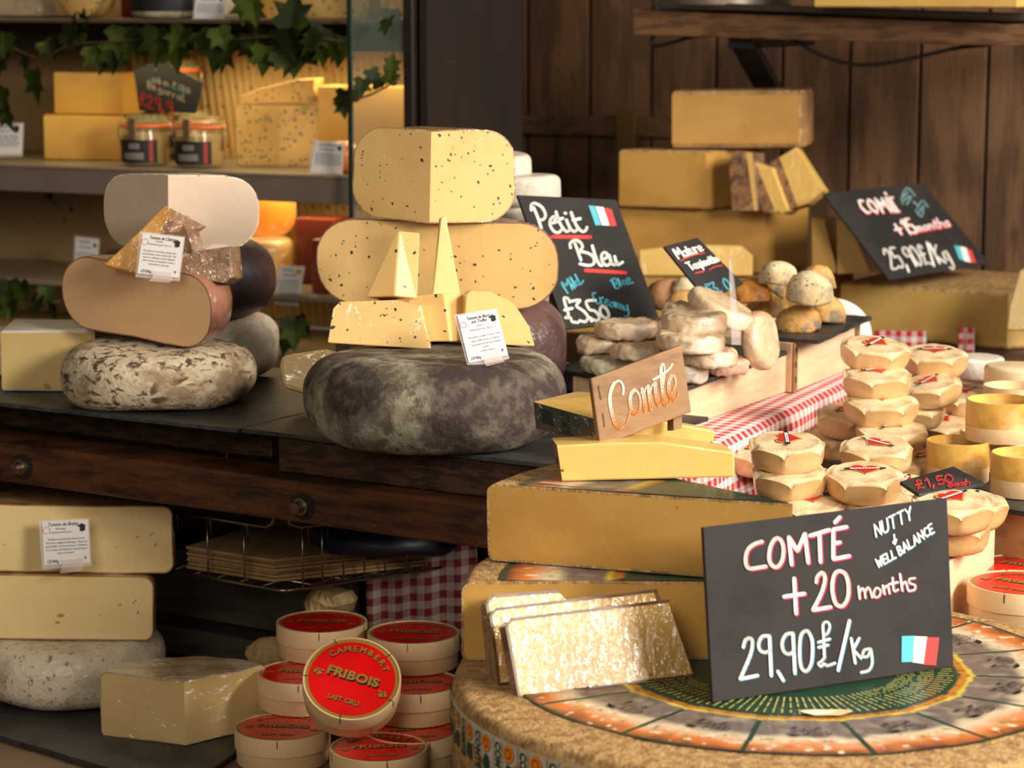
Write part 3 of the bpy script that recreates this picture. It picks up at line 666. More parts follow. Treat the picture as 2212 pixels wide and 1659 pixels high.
# raised step with red gingham cloth under the white crates
g0, g1 = onz(1462, 1004, 1.077), onz(1800, 838, 1.077); GV = (g1 - g0).normalized(); GN = Vector((GV.y, -GV.x, 0))      # GN points to the right, out of the step
g1 = g1 + GV * .06; g0 = g0 - GV * .05
stp = thing('table_step', 'raised step under the white wooden crates, hidden by gingham', 'stand', (g0.x, g0.y, .9))
b = MB(); q = [g0 - GN * .004, g1 - GN * .004, g1 - GN * .26 + GV * .1, g0 - GN * .24 + GV * .28]
b.prism([(p.x, p.y) for p in q], .9, 1.072); b.build('body', wood_dark, stp, world=True)
ging_r = gingham('gingham_right', (200, 34, 44), (240, 226, 218), .0185, 1, 0)
def strip_cloth(name, label, a, b_, cross, m, nu=40, wob=.002):
    """cloth strip along a->b with a cross section of (out, down) points"""
    vs, fs, uv = [], [], []; ln = (b_ - a).length; d = [0]
    for i in range(1, len(cross)): d.append(d[-1] + sqrt((cross[i][0] - cross[i - 1][0]) ** 2 + (cross[i][1] - cross[i - 1][1]) ** 2))
    for i in range(nu + 1):
        p = a.lerp(b_, i / nu)
        for j, (o_, z_) in enumerate(cross):
            ww = wob * (j / len(cross)) * sin(i * .9 + j * .3) * (2.5 if z_ < -.012 else 1)
            vs.append(p + GN * (o_ + ww) + EZ * (z_ + ww * .3)); uv.append((ln * i / nu, d[j]))
    k = len(cross)
    for i in range(nu):
        for j in range(k - 1): fs.append((i * k + j, i * k + j + 1, (i + 1) * k + j + 1, (i + 1) * k + j))
    me = bpy.data.meshes.new(name); me.from_pydata([tuple(v) for v in vs], [], fs); l = me.uv_layers.new(name='UVMap')
    for lp in me.loops: l.data[lp.index].uv = uv[lp.vertex_index]
    me.materials.append(m); me.polygons.foreach_set('use_smooth', [True] * len(me.polygons)); o = bpy.data.objects.new(name, me); COL.objects.link(o)
    setp(o, label, 'tablecloth'); md = o.modifiers.new('cloth', 'SOLIDIFY'); md.thickness = .001; md.offset = 0
    return o
strip_cloth('gingham_cloth', 'bright red and white gingham cloth draped over the step under the crates', g0, g1 + GV * .22,
            [(-.15, .0015), (-.1, .0015), (-.05, .0015), (-.02, .001), (-.002, 0), (.004, -.006), (.006, -.02), (.007, -.04), (.009, -.06), (.012, -.085), (.014, -.12), (.016, -.17)], ging_r)
# crates
def crate(name, label, a, b_, depth_vec, z0, z1, post=False, group=None, m=None):
    """open wooden crate whose front runs a->b at floor level z0"""
    a = Vector((a.x, a.y, z0)); b_ = Vector((b_.x, b_.y, z0)); t = thing(name, label, 'crate', a, group=group); m = m or wood_crate; th = .006; h = EZ * (z1 - z0)
    dn = depth_vec.normalized()
    def pl(nm, p, q, dirv): bb = MB(); bb.hexa([p, q, q + h, p + h], dirv * th); return bb.build(nm, m, t, world=True, bevel=.0008)
    f = pl('front_panel', a, b_, dn)
    ax = (b_ - a).normalized()
    pl('back_panel', a + depth_vec, b_ + depth_vec, -dn); pl('side_panel', a + dn * th, a + depth_vec - dn * th, ax); pl('side_panel', b_ + dn * th, b_ + depth_vec - dn * th, -ax)
    bb = MB(); bb.hexa([a + dn * th, b_ + dn * th, b_ + depth_vec - dn * th, a + depth_vec - dn * th], EZ * .004); bb.build('bottom', m, t, world=True)
    if post:
        for q_, s_ in ((a, 1), (b_, -1)):
            bb = MB(); q2 = q_ + ax * s_ * .001 - dn * .0006; bb.hexa([q2, q2 + ax * s_ * .016, q2 + ax * s_ * .016 + h, q2 + h], -dn * .002); bb.build('corner_post', wood_sign, f, world=True)
            bb = MB()
            for k in range(3):
                c = q2 + ax * s_ * .007 - dn * .003 + h * (.2 + .3 * k); bb.hexa([c, c + ax * .0012, c + ax * .0012 + EZ * .008, c + EZ * .008], -dn * .0008)
            bb.build('staple', black_metal, f, world=True)
    return t
ZA = 1.136
ca0, ca1 = onz(1462, 929, 1.0805), onz(1704, 844, 1.0805)
c_in = -GN
crate('wooden_crate', 'pale wooden crate under the slate of small white-rind rounds', ca0, ca1, c_in * .16 + GV * .05, 1.0805, 1.130)
cb0, cb1 = onz(1709, 848, 1.0805), onz(1840, 796, 1.0805)
crate('wooden_crate', 'taller pale crate with stapled corner post under the domed cheeses', cb0, cb1 + GV * .03, c_in * .13 + GV * .04, 1.0805, 1.147, post=True)
P_, Q_ = onz(1489, 833, ZA), onz(1712, 754, ZA)
slab_poly('slate_board', 'slate on the lower crate under small white-rind rounds', [P_ - GV * .03, Q_, Q_ + c_in * .20 + GV * .06, P_ + c_in * .21 + GV * .06], ZA, .0055, slate, jag=.001, seed=4)
ZD = 1.153
P2, Q2 = onz(1769, 735, ZD), onz(1884, 683, ZD)
R2 = onz(1660, 727, ZD)
slab_poly('slate_board', 'slate on the taller crate under the domed cheeses', [P2, Q2, Q2 + (R2 - P2) * 1.5, R2 + (R2 - P2) * .5], ZD, .0055, slate, jag=.001, seed=5)
# crates under the paper-wrapped cheeses
ZH = 1.03
e0, e1 = onz(2052, 1210, 1.026), onz(2150, 1134, 1.026); HV = (e1 - e0).normalized(); HN = Vector((HV.y, -HV.x, 0))
crate('wooden_crate', 'white wooden crate whose side shows right of the big chalkboard', e0 - HV * .05, e1, -HN * .28, .9, 1.024)
pts = [e0 - HV * .05 - HN * .004, e1 - HN * .004, e1 - HN * .28, e0 - HV * .05 - HN * .28]
slab_poly('slate_board', 'slate under the front paper-wrapped cheeses right of the big chalkboard', pts, ZH, .0055, slate, jag=.001, seed=6)
q0_ = e1 + HV * .012
crate('wooden_crate', 'wooden crate hidden under the back stack of paper-wrapped cheeses', q0_ - HN * .06, q0_ + HV * .5 - HN * .06, -HN * .22, .9, 1.024)
slab_poly('slate_board', 'slate under the back stack of paper-wrapped cheeses', [q0_ - HN * .05, q0_ + HV * .52 - HN * .05, q0_ + HV * .52 - HN * .29, q0_ - HN * .29], ZH, .0055, slate, jag=.001, seed=7)
y0, y1 = onz(2118, 1085, 1.038), onz(2330, 1120, 1.038)
dv = Vector((.30, .42, 0))
crate('wooden_crate', 'brown crate in shade under the bark-banded cheeses at right edge', y0, y1, dv, .9, 1.032, m=mat('wood_brown', (176, 134, 90), (150, 110, 70), scale=10, stretch=(2, 2, 8), rough=.6))
slab_poly('slate_board', 'dark slate under the bark-banded cheeses at right edge', [y0 - dv * .02, y1 - dv * .02, y1 + dv, y0 + dv], 1.038, .0055, slate, jag=.001, seed=8)
# back counter carrying the hard cheese blocks
t = thing('back_counter', 'brown wooden back counter under the stacked hard cheese blocks', 'counter', at(1900, 740, 4.12))
k0 = at(1300, 735, 4.28); k1 = at(2420, 735, 3.76); k0.z = k1.z = 0; kd = EY * ((WP - k0).dot(EY) - .012 )
ZK = 1.020
b = MB(); b.hexa([k0 + EZ * .93, k1 + EZ * .93, k1 + EZ * ZK, k0 + EZ * ZK], kd); b.build('top', mat('wood_counter', (98, 68, 46), (80, 54, 36), scale=8, stretch=(2, 2, 8), rough=.6), t, world=True, bevel=.002)
b = MB(); b.hexa([k0 + EY * .02, k1 + EY * .02, k1 + EY * .02 + EZ * .93, k0 + EY * .02 + EZ * .93], kd * .9); b.build('base', wood_dark, t, world=True)
ging_b = ging_r
o = cloth('gingham_cloth', 'scrap of red gingham cloth hanging behind the paper-wrapped stacks', [at(2070, 708, 3.98), at(2104, 708, 3.96)], .07, ging_b, .004, 2, nu=20, nv=8, out=-EY)
o = cloth('gingham_cloth', 'red gingham cloth edge on the back counter below the long hard cheese', [at(1890, 714, 4.04), at(2000, 716, 4.0)], .035, ging_b, .003, 2, nu=20, nv=8, out=-EY)
# wall shelf at upper right
SP = at(1368, 60, 4.28); SX = Vector((cos(radians(-26)), sin(radians(-26)), 0)); SY = Vector((-SX.y, SX.x, 0))
t = thing('wall_shelf', 'weathered wooden wall shelf at upper right', 'shelf', SP)
def spt(px, py): return onplane(px, py, SP, SY)
q = [spt(1366, 76), spt(2300, 104), spt(2300, 56), spt(1366, 20)]
b = MB(); b.hexa(q, SY * .03); b.build('front_board', mat('wood_shelf', (118, 82, 52), (86, 56, 34), scale=8, stretch=(1.2, 4, 12), rough=.6, bump=.2, bscale=40, bstretch=(1, 4, 12)), t, world=True, bevel=.003)
b = MB(); b.hexa([q[3] + SY * .03 - EZ * .012, q[2] + SY * .03 - EZ * .012, q[2] + SY * .03, q[3] + SY * .03], SY * .38); b.build('board', wood_dark, t, world=True)
for px in (1560, 2212):
    b = MB(); p = spt(px, 80) + SY * .03; b.hexa([p, p + SX * .045, p + SX * .045 - EZ * .02, p - EZ * .02], SY * .33); p2 = p + SY * .30
    b.hexa([p - EZ * .01, p + SX * .045 - EZ * .01, p + SX * .045 + SY * .30 - EZ * .2, p + SY * .3 - EZ * .2], SY * .03); b.build('bracket', black_metal, t, world=True)
SHELFTOP = [q[3], q[2]]
b = MB(); pts = [spt(px, py) + SY * .03 for px, py in ((1398, 78), (1392, 92), (1402, 100), (1440, 92), (1485, 80), (1560, 76), (1680, 80), (1760, 120), (1830, 140), (1900, 138), (1980, 122), (2060, 104), (2130, 98))]
sp = smooth_line([(p.x, p.y) for p in pts], 4); 
pp = []
for i in range(len(pts) - 1):
    p0, p1, p2, p3 = pts[max(i - 1, 0)], pts[i], pts[i + 1], pts[min(i + 2, len(pts) - 1)]
    for k in range(5):
        s_ = k / 5; pp.append(.5 * (2 * p1 + (p2 - p0) * s_ + (2 * p0 - 5 * p1 + 4 * p2 - p3) * s_ ** 2 + (3 * p1 - p0 - 3 * p2 + p3) * s_ ** 3))
b.tube(pp, .0034, 8); setp(b.build('cable', black_metal, None, smooth=True), 'black cable looping below the wall shelf', 'cable')
b = MB(); tr = thing('metal_tray', 'grey metal tray standing on the wall shelf', 'tray', spt(1700, 25) + SY * .05)
m_tray = mat('tray_metal', (96, 84, 74), rough=.35, metal=.8)
a_, c_ = spt(1430, 17) - SY * .02, spt(2205, 44) - SY * .02
b.hexa([a_, c_, c_ + EZ * .004, a_ + EZ * .004], SY * .30); b.hexa([a_ - SX * .006, c_ + SX * .006, c_ + EZ * .012 + SX * .008, a_ + EZ * .012 - SX * .012], SY * .006); b.build('tray', m_tray, tr, world=True, bevel=.001)
tr2 = thing('steel_pot', 'base of a grey steel pot on the wall shelf', 'pot', at(1565, 14, 4.3))
b = MB(); b.lathe([(.12, .2), (.118, .004), (.112, 0), (0, 0)], 40); b.build('pot_body', mat('pot_steel', (140, 128, 112), rough=.4, metal=.7), tr2, smooth=True, angle=40)
# ------------------------------------------------------------------ cheese materials
def paste(name, c1, c2, **k):
    d = dict(scale=6, lo=.4, hi=.65, rough=.42, bump=.06, bscale=90, sss=.12); d.update(k); return mat(name, c1, c2, **d)
p_truffle = paste('paste_truffle', (228, 188, 121), (216, 173, 103), specks=[((50, 38, 28), 84, .19, .42), ((120, 76, 34), 70, .12, .4), ((64, 52, 40), 130, .2, .25)], **FILM)
p_truffle2 = paste('paste_truffle_plain', (232, 192, 121), (222, 178, 106), specks=[((60, 46, 32), 95, .2, .22)], coat=.3, crough=.2)
p_white = paste('paste_white', (205, 180, 156), (198, 172, 143), coat=.5, cbump=.06, cscale=40, crough=.16)
p_tan = paste('paste_tan', (218, 174, 129), (208, 162, 116), specks=[((150, 104, 66), 26, .1, .35)], coat=.25, crough=.3)
p_comte = paste('paste_comte', (194, 148, 74), (180, 132, 60), specks=[((96, 62, 26), 30, .07, .3)], coat=.3, crough=.25)
p_comte_film = paste('paste_comte_film', (204, 161, 86), (193, 146, 71), specks=[((96, 62, 26), 30, .09, .3)], coat=1, cbump=.42, cscale=80, cstretch=(1.8, 1, .6), crough=.07, cior=2.1)
p_comte_l = paste('paste_comte_light', (228, 186, 103), (218, 173, 87), specks=[((110, 74, 34), 42, .1, .3)], coat=.5, cbump=.25, cscale=60, cstretch=(1, 1, .3), crough=.12)
p_gold = paste('paste_gold', (206, 160, 78), (190, 142, 64), coat=.3, crough=.2)
p_pale = paste('paste_pale', (236, 208, 150), (228, 196, 134), specks=[((186, 138, 74), 24, .10, .95), ((176, 126, 64), 34, .09, .9)], **FILM)  # specks put the shade of small round holes into the colour
p_wrap = paste('paste_wrapped', (224, 192, 133), (214, 180, 117), coat=1, cbump=.5, cscale=60, cstretch=(.2, 1, 1.2), crough=.05)
p_blue = paste('paste_blue', (216, 174, 103), (198, 156, 90), specks=[((118, 112, 76), 110, .34, .55), ((92, 92, 66), 70, .2, .35)], c3=(150, 128, 80), scale3=26, lo3=.55, hi3=.7)
p_orange = paste('paste_orange', (230, 136, 39), (216, 117, 29), coat=.8, cbump=.2, cscale=60)
p_red = paste('paste_red', (120, 44, 18), (104, 36, 14), coat=.5, crough=.2)
r_brown = mat('rind_brown', (150, 100, 78), (106, 66, 56), scale=12, rough=.5, bump=.3, bscale=60, c3=(176, 128, 98), scale3=6, **FILM)
r_tan = mat('rind_tan', (186, 140, 88), (150, 104, 62), scale=16, rough=.6, bump=.25, bscale=80, **FILM)
r_dark = mat('rind_dark', (70, 46, 40), (46, 32, 30), scale=5, rough=.5, bump=.15, bscale=50, coat=.15, crough=.3)
r_mould = mat('rind_mould', (160, 152, 128), (56, 42, 38), scale=10, lo=.36, hi=.56, rough=.8, bump=.5, bscale=70, c3=(92, 78, 66), scale3=46, lo3=.46, hi3=.62, detail=12, dist=.15)
r_mould_l = mat('rind_mould_light', (206, 188, 156), (84, 64, 48), scale=62, lo=.50, hi=.60, rough=.8, bump=.6, bscale=80, c3=(150, 122, 92), scale3=9, lo3=.5, hi3=.62, detail=9, stretch=(1, 1, 1.8), dist=.6)
r_white_mottle = mat('rind_white_mottle', (224, 208, 184), (128, 106, 86), scale=120, lo=.55, hi=.68, rough=.7, bump=.4, bscale=120, coat=.5, cbump=.3, c3=(190, 176, 150), scale3=9)
r_bloom = mat('rind_bloom', (214, 186, 150), (190, 152, 112), scale=18, rough=.6, bump=.35, bscale=90, c3=(226, 206, 180), scale3=9, coat=.6, cbump=.4, cscale=60)
r_white = mat('rind_white', (232, 220, 204), (216, 200, 182), scale=14, rough=.7, bump=.3, bscale=70, coat=.4, cbump=.3)
r_comte = mat('rind_comte', (196, 156, 100), (150, 110, 66), scale=90, lo=.4, hi=.65, rough=.7, bump=.7, bscale=220, c3=(132, 94, 56), scale3=12, lo3=.58, hi3=.75)
r_thin = mat('rind_thin', (186, 140, 86), (150, 108, 66), scale=20, rough=.5, bump=.2, coat=1, cbump=.6, cscale=60, crough=.05)
r_film_brown = mat('rind_film', (150, 112, 84), (110, 78, 58), scale=22, rough=.4, bump=.4, bscale=70, coat=1, cbump=1, cscale=60, crough=.05)
# ------------------------------------------------------------------ left counter: pale stack
T1 = Vector((-.446, 3.00, 1.1005))
wheel('mottled_cheese', 'whole round cheese with pale grey-white cracked rind on the left slate', T1, .122, .071, .032, r_mould_l, amp=.005, sc=12, seed=3, crown=.003)
def half(name, label, pl, pr, Y, z, H, R, rc, rind, pst, yaw, roll=0, seed=0, a=(0, 180), **k):
    """half wheel with its flat face towards the front, face spanning photo columns pl..pr"""
    c = at((pl + pr) / 2, 900, Y); P = Vector((c.x, Y, z))
    return wedge(name, label, P, R, H, rc, a[0], a[1], rind, pst, rot=(0, radians(roll), radians(yaw)), seed=seed, **k)
half('half_cheese', 'half wheel with smooth tan paste and wrapped brown rind on the pale mottled wheel', 122, 466, 2.985, 1.183, .092, .120, .042, r_brown, p_tan, -31, 4.5, seed=5, amp=.002)
wheel('dark_cheese', 'dark brown smooth round cheese under the white corner-cut cheese', (-.4365, 3.22, 1.181), .119, .101, .046, r_dark, seed=6, amp=.002)
wheel('pale_cheese', 'small pale whole cheese behind the left stack, under the dark one', (-.414, 3.22, 1.1005), .1, .079, .03, r_white_mottle, seed=7)
def corner(name, label, xl, xc, xr, Y, z, R, H, rc, rind, pst, **k):
    c = at(xc, 900, Y); P = Vector((c.x, Y, z)); s = mpp(P)
    a1 = math.degrees(math.acos(max(-1, min(1, -(xc - xl) * s / R)))); a0 = math.degrees(math.acos(max(-1, min(1, (xr - xc) * s / R))))
    return wedge(name, label, P, R, H, rc, a0, a1, rind, pst, **k)
corner('corner_cheese', 'cream white corner-cut cheese on top of the left stack', 212, 372, 558, 3.03, 1.287, .121, .092, .040, r_white_mottle, p_white, seed=8, rot=(0, radians(1.0), 0), crown=.003)
# golden wedge and its neighbour on the tan half
b_ = Vector((at(300, 580, 2.98).x, 2.975, 1.262))
def solid(name, label, quads, depth, rind, pst, n, faces='front', group=None, rindsides=(), bev=.0015, cat='cheese', th_vec=None):
    """wedge from photo outline on a plane (P,n) with real thickness; sides listed in rindsides carry rind"""
    P = sum(quads, Vector()) / len(quads); base = min(quads, key=lambda q: q.z)
    t = thing(name, label, cat, (P.x, P.y, base.z), group=group); tv = th_vec if th_vec is not None else -n * depth
    k = len(quads); pb, rb = MB(), MB()
    q = list(quads); q2 = [p + (tv[i] if isinstance(tv, list) else tv) for i, p in enumerate(q)]
    pb.add(q, [tuple(range(k))]); (rb if 'back' in rindsides else pb).add(q2, [tuple(range(k - 1, -1, -1))])
    for i in range(k):
        j = (i + 1) % k; (rb if i in rindsides else pb).add([q[i], q[j], q2[j], q2[i]], [(0, 3, 2, 1)])
    pb.build('paste', pst, t, world=True, weld=True, bevel=bev)
    if rb.v: rb.build('rind', rind, t, world=True, weld=True, bevel=bev)
    return t
def pix(pts, P, n): return [onplane(x, y, P, n) for x, y in pts]
P = Vector((-.48, 2.955, 1.275)); h, u, n = tilted_plane(P, -10, 18)
f = pix([(224, 572), (292, 590), (345, 505), (374, 452), (355, 444), (300, 500)], P, n)
tv = [(-n * .02)] * 2 + [-n * .055 + h * .012, -n * .05 + h * .028 - EZ * .01, -n * .03, -n * .02]
solid('cheese_wedge', 'golden pointed wedge with shiny wrapped rind leaning behind the left white card', f, .04, r_film_brown, mat('paste_golden', (206, 150, 72), (186, 130, 58), rough=.3, coat=1, cbump=.4, cscale=80, crough=.06), n, rindsides=(2, 3), th_vec=tv)
# rind hump of that wedge
P = Vector((-.43, 2.985, 1.29)); h, u, n = tilted_plane(P, -25, 10)
f = pix([(352, 560), (350, 500), (362, 455), (380, 462), (402, 495), (415, 540), (412, 565)], P, n)
solid('cheese_wedge', 'upright wedge in crinkled shiny film right of the golden wedge', f, .03, r_film_brown, r_film_brown, n, rindsides=(0, 1, 2, 3, 4, 5, 6))
P = Vector((-.40, 2.95, 1.265)); h, u, n = tilted_plane(P, -8, 8)
f = pix([(388, 596), (388, 560), (440, 540), (497, 532), (503, 600), (482, 612)], P, n)
tv = [-n * .05] * 6; tv[1] = -n * .03 + EZ * .012; tv[2] = -n * .05 + EZ * .010; tv[3] = -n * .05 + EZ * .002
solid('cheese_wedge', 'pale topped wedge with brown wrapped rind at right of the left white card', f, .05, p_white, r_film_brown, n, rindsides=(1, 2), th_vec=tv)
tag_card('price_tag', 'white information card headed Tomme de Chevre on the left stack', [(308, 503), (397, 513), (386, 600), (297, 590)], Vector((-.445, 2.915, 1.266)), -8, 14,
         [('Tomme de Chèvre', .5, .09, .11, .35, .6, .62), ('Cendre', .43, .17, .06, .1, 0, .16), ('Pasteurised goat / lait cru', .45, .25, .06, .1, 0, .55), ('The paste is very white, dense, fine', .47, .42, .06, .15, 0, .8), ('and presents some small holes. The', .47, .50, .06, .15, 0, .82), ('nose is a delicate smell, delicate', .47, .58, .06, .15, 0, .78), ('with aromas of hazelnut. It has a', .47, .66, .06, .15, 0, .78), ('robust flavour year long', .48, .74, .06, .15, 0, .5)],
         'information cards on the cheese stacks', '£29,90/kg')
# block at far left and the piece at the frame edge
bl = onz(48, 850, 1.1005)
prism_cheese('cheese_block', 'pale yellow thick block with scalloped bloomy rind left of the mottled wheel', (bl.x, bl.y + .03, 1.1005), [(-.03, -.01), (.09, -.035), (.12, .06), (-.02, .08)], .082, 'pprr', r_white, p_pale if False else paste('paste_ivory', (216, 186, 125), (206, 173, 108), specks=[((170, 130, 72), 24, .12, .35)]), rot=(0, 0, radians(8)), amp=.004, sc=45, seed=9, e=.004)
bl = onz(-30, 815, 1.1005)
prism_cheese('cheese_block', 'sliver of a wrapped pale cheese cut by the left picture edge above the counter', (bl.x, bl.y + .03, 1.1005), [(-.06, -.02), (.025, -.02), (.03, .04), (-.06, .04)], .06, 'pppp', r_white, p_wrap, seed=10, amp=.002)
# ------------------------------------------------------------------ left counter: truffle stack
T2 = Vector((-.088, 2.742, 1.1005))
wheel('mottled_cheese', 'largest whole cheese with dark grey mottled mouldy rind on the middle slate', T2, .152, .098, .044, r_mould, amp=.005, sc=9, seed=11, crown=.002, n=96)
wheel('dark_cheese', 'purple-brown round cheese half hidden behind the largest mottled wheel', (-.078, 3.035, 1.1005), .148, .126, .05, mat('rind_purple', (104, 72, 66), (70, 48, 48), scale=12, rough=.55, bump=.3, coat=.4, cbump=.3, c3=(150, 132, 124), scale3=14, lo3=.6, hi3=.8), seed=12, amp=.004)
half('half_cheese', 'wide half wheel with truffle specks behind the upright slim wedges', 688, 1198, 2.93, 1.2275, .106, .150, .048, r_brown, p_truffle, -3, 1.2, seed=13, a=(4, 175))
corner('corner_cheese', 'truffle-specked corner-cut cheese on top of the middle stack', 757, 930, 1113, 2.90, 1.3345, .108, .112, .040, r_thin, p_truffle, seed=14, rot=(0, radians(1.5), 0), amp=.002)
zt = 1.2005
P = Vector((at(820, 750, 2.72).x, 2.70, zt))
def upright(name, label, pts, Y, zb, yaw, tilt, depth, pst, rind, rs=(), tvf=None, group=None):
    P = at(pts[0][0], pts[0][1], Y); h, u, n = tilted_plane(P, yaw, tilt); f = pix(pts, P, n)
    return solid(name, label, f, depth, rind, pst, n, rindsides=rs, th_vec=tvf(h, u, n) if tvf else None)
upright('cheese_wedge', 'slim truffle wedge standing on end, left of the two uprights', [(789, 642), (852, 507), (862, 498), (853, 640)], 2.80, zt, -22, 12, .03, p_truffle2, r_thin, tvf=lambda h, u, n: [-n * .035 + h * .004] * 1 + [h * .022 - n * .012] * 2 + [h * .02 - n * .02])
upright('cheese_wedge', 'tall narrow truffle wedge standing tip up, right of the two uprights', [(934, 640), (952, 470), (962, 464), (998, 655)], 2.81, zt, 12, 10, .03, p_truffle2, r_thin, tvf=lambda h, u, n: [-n * .03 + h * .005, -n * .012, -n * .012 + h * .002, -n * .035 + h * .004])
upright('cheese_wedge', 'cut truffle cheese piece lying at the left front of the largest wheel', [(707, 741), (718, 668), (735, 652), (860, 648), (910, 662), (931, 755)], 2.765, zt, 4, 6, .06, p_truffle, r_thin, rs=(1, 2, 3), tvf=lambda h, u, n: [-n * .02 + h * .02, -n * .05 + h * .03, -n * .06 + h * .02, -n * .075, -n * .06 + h * .005, -n * .05 + h * .004])
upright('cheese_wedge', 'blocky truffle cheese wedge between the two uprights and the white card', [(890, 738), (880, 640), (958, 633), (973, 738)], 2.80, zt, -14, 4, .05, p_truffle2, r_thin, tvf=lambda h, u, n: [-n * .05] * 2 + [h * .025 - n * .035 - EZ * .004, h * .022 - n * .035])
upright('cheese_wedge', 'rounded truffle cheese wedge behind the white card at right of the largest wheel', [(1000, 742), (1006, 640), (1018, 628), (1060, 630), (1110, 655), (1143, 705), (1155, 748)], 2.785, zt, 10, 5, .035, p_truffle2, r_thin, rs=(1, 2, 3, 4, 5), tvf=lambda h, u, n: [-n * .03 - h * .0] * 7)
tag_card('price_tag', 'white information card headed Tomme de Berry aux Truffes on the largest wheel', [(988, 682), (1072, 668), (1097, 767), (1013, 784)], Vector((at(1045, 780, 2.64).x, 2.645, 1.196)), 8, 20,
         [('Tomme de Berry', .5, .1, .12, .35, .6, .6), ('aux Truffes', .5, .18, .11, .35, .6, .4), ('Centre', .47, .27, .06, .1, 0, .16), ('Unpasteurised cow / lait cru', .5, .35, .06, .1, 0, .6), ('This cheese is simply to die for! The', .53, .5, .06, .15, 0, .82), ('black truffle aroma is in balance', .55, .58, .06, .15, 0, .72), ('necessarily with the paste melting', .54, .66, .06, .15, 0, .75), ('texture.', .53, .73, .06, .15, 0, .16), ('A killer cheese!', .54, .81, .06, .15, 0, .36)],
         'information cards on the cheese stacks', '£39,90/kg')
# wrapped wedge left of the large wheel
P = at(610, 830, 2.90); h, u, n = tilted_plane(P, -10, 12); f = pix([(610, 838), (602, 790), (606, 768), (712, 752), (712, 850), (660, 852)], P, n)
solid('cheese_wedge', 'wedge in cling film with folded end beside the largest mottled wheel', f, .06, r_dark, p_wrap, n, bev=.006)
# white bloomy rounds stacked behind the truffle stack
rr = None
for (px, py, z, yy, lab) in ((1069, 330, 1.345, 3.42, 'white bloomy round on top of the stack behind the truffle cheeses'), (1130, 385, 1.318, 3.37, 'white wrapped bloomy round second in the stack behind the truffle cheeses'), (1142, 425, 1.2765, 3.37, 'white wrapped bloomy round third in the stack above the Petit Bleu chalkboard')):
    c = at(px, py, yy); wheel('bloomy_cheese', lab, (c.x, yy, z), .052, .041, .01, r_white, 'white rounds behind the truffle stack', seed=px)
c = at(1100, 420, 3.38); wheel('bloomy_cheese', 'white round at the bottom of the stack behind the truffle cheeses', (c.x, 3.38, 1.1005), .055, .175, .012, r_white, 'white rounds behind the truffle stack', seed=8, rot=(0, 0, 0))
c = onz(1252, 845, 1.1005); prism_cheese('bloomy_cheese', 'white bloomy cut cheese between the largest wheel and the wooden Comté sign', (c.x, c.y + .02, 1.1005), [(-.03, -.02), (.025, -.02), (.03, .03), (-.03, .03)], .03, 'pprr', r_white, r_white, e=.005, amp=.002)
# ------------------------------------------------------------------ lower left
c = onz(165, 1540, ZL); T3 = Vector((at(165, 1500, 3.0).x, 2.995, ZL + .0005))
wheel('mottled_cheese', 'whole white speckled cheese at the bottom of the lower left stack', T3, .118, .078, .03, r_white_mottle, amp=.004, sc=12, seed=15)
half('half_cheese', 'lower of the two pale half cheeses with round holes at lower left', -130, 314, 2.955, .8015, .083, .134, .014, r_tan, p_pale, -3, 0, seed=16, amp=.0015, rb=.014)
half('half_cheese', 'upper pale half cheese behind the white card at lower left', -90, 356, 2.965, .8865, .086, .136, .012, r_tan, p_pale, -2, .3, seed=17, amp=.002, rb=.014)
tag_card('price_tag', 'white information card headed Tomme de Brebis on the lower left stack', [(91, 1127), (190, 1122), (195, 1215), (95, 1221)], Vector((at(140, 1225, 2.93).x, 2.925, .8875)), 1, 8,
         [('Tomme de Brebis', .45, .08, .11, .35, .6, .66), ('Pyrenees', .4, .18, .06, .1, 0, .22), ('Unpasteurised ewe', .4, .26, .06, .1, 0, .46), ('Sheeps are perfectly suited to the', .51, .42, .06, .15, 0, .8), ('Pyrenees rugged landscape. They are', .51, .5, .06, .15, 0, .9), ('pasturable and to produce 2 cheeses.', .51, .58, .06, .15, 0, .9), ('It is creamy and luscious, smooth with a', .51, .66, .06, .15, 0, .9), ('taste of caramel.', .48, .74, .06, .15, 0, .36)],
         'information cards on the cheese stacks', '£29,90/kg')
corner('wrapped_wedge', 'pale wedge in tight cling film on the slate beside the red camembert boxes', 188, 385, 549, 2.765, ZL + .0005, .118, .079, .010, mat('rind_film_pale', (206, 184, 150), (176, 146, 112), scale=22, rough=.4, bump=.3, coat=1, cbump=.5, cscale=60, cstretch=(.4, 1, 1), crough=.05), p_wrap, seed=18, amp=.003, sc=30, rb=.006)
# ------------------------------------------------------------------ inside the display cabinet
def cabxy(px, py, y): 
    """point inside the cabinet, y metres behind the shelf front"""
    return onplane(px, py, cab(0, y, 0), CY)
def cblock(name, label, x0, x1, py, y, z, H, dep, m1, m2, yaw=0, skew=0, flags='pppp', top='p', e=.004, seed=0, amp=.001):
    a, c = cabxy(x0, py, y), cabxy(x1, py, y); wd = (c - a).length; mid = (a + c) / 2
    return prism_cheese(name, label, (mid.x, mid.y, z), [(-wd / 2, 0), (wd / 2, 0), (wd / 2 + skew, dep), (-wd / 2 + skew, dep)], H, flags, m1, m2, top=top, bot='p', rot=(0, 0, CT + radians(yaw)), e=e, seed=seed, amp=amp)
S1 = 1.3125
cblock('cheese_block', 'golden cheese block, lower of two stacked in the cabinet', 108, 262, 330, .13, S1, .080, .12, r_thin, p_gold, yaw=14, skew=-.05, flags='pppp', top='p')
cblock('cheese_block', 'golden cheese block, upper of two stacked in the cabinet', 122, 262, 235, .16, S1 + .081, .077, .08, r_thin, p_gold, yaw=4, seed=3)
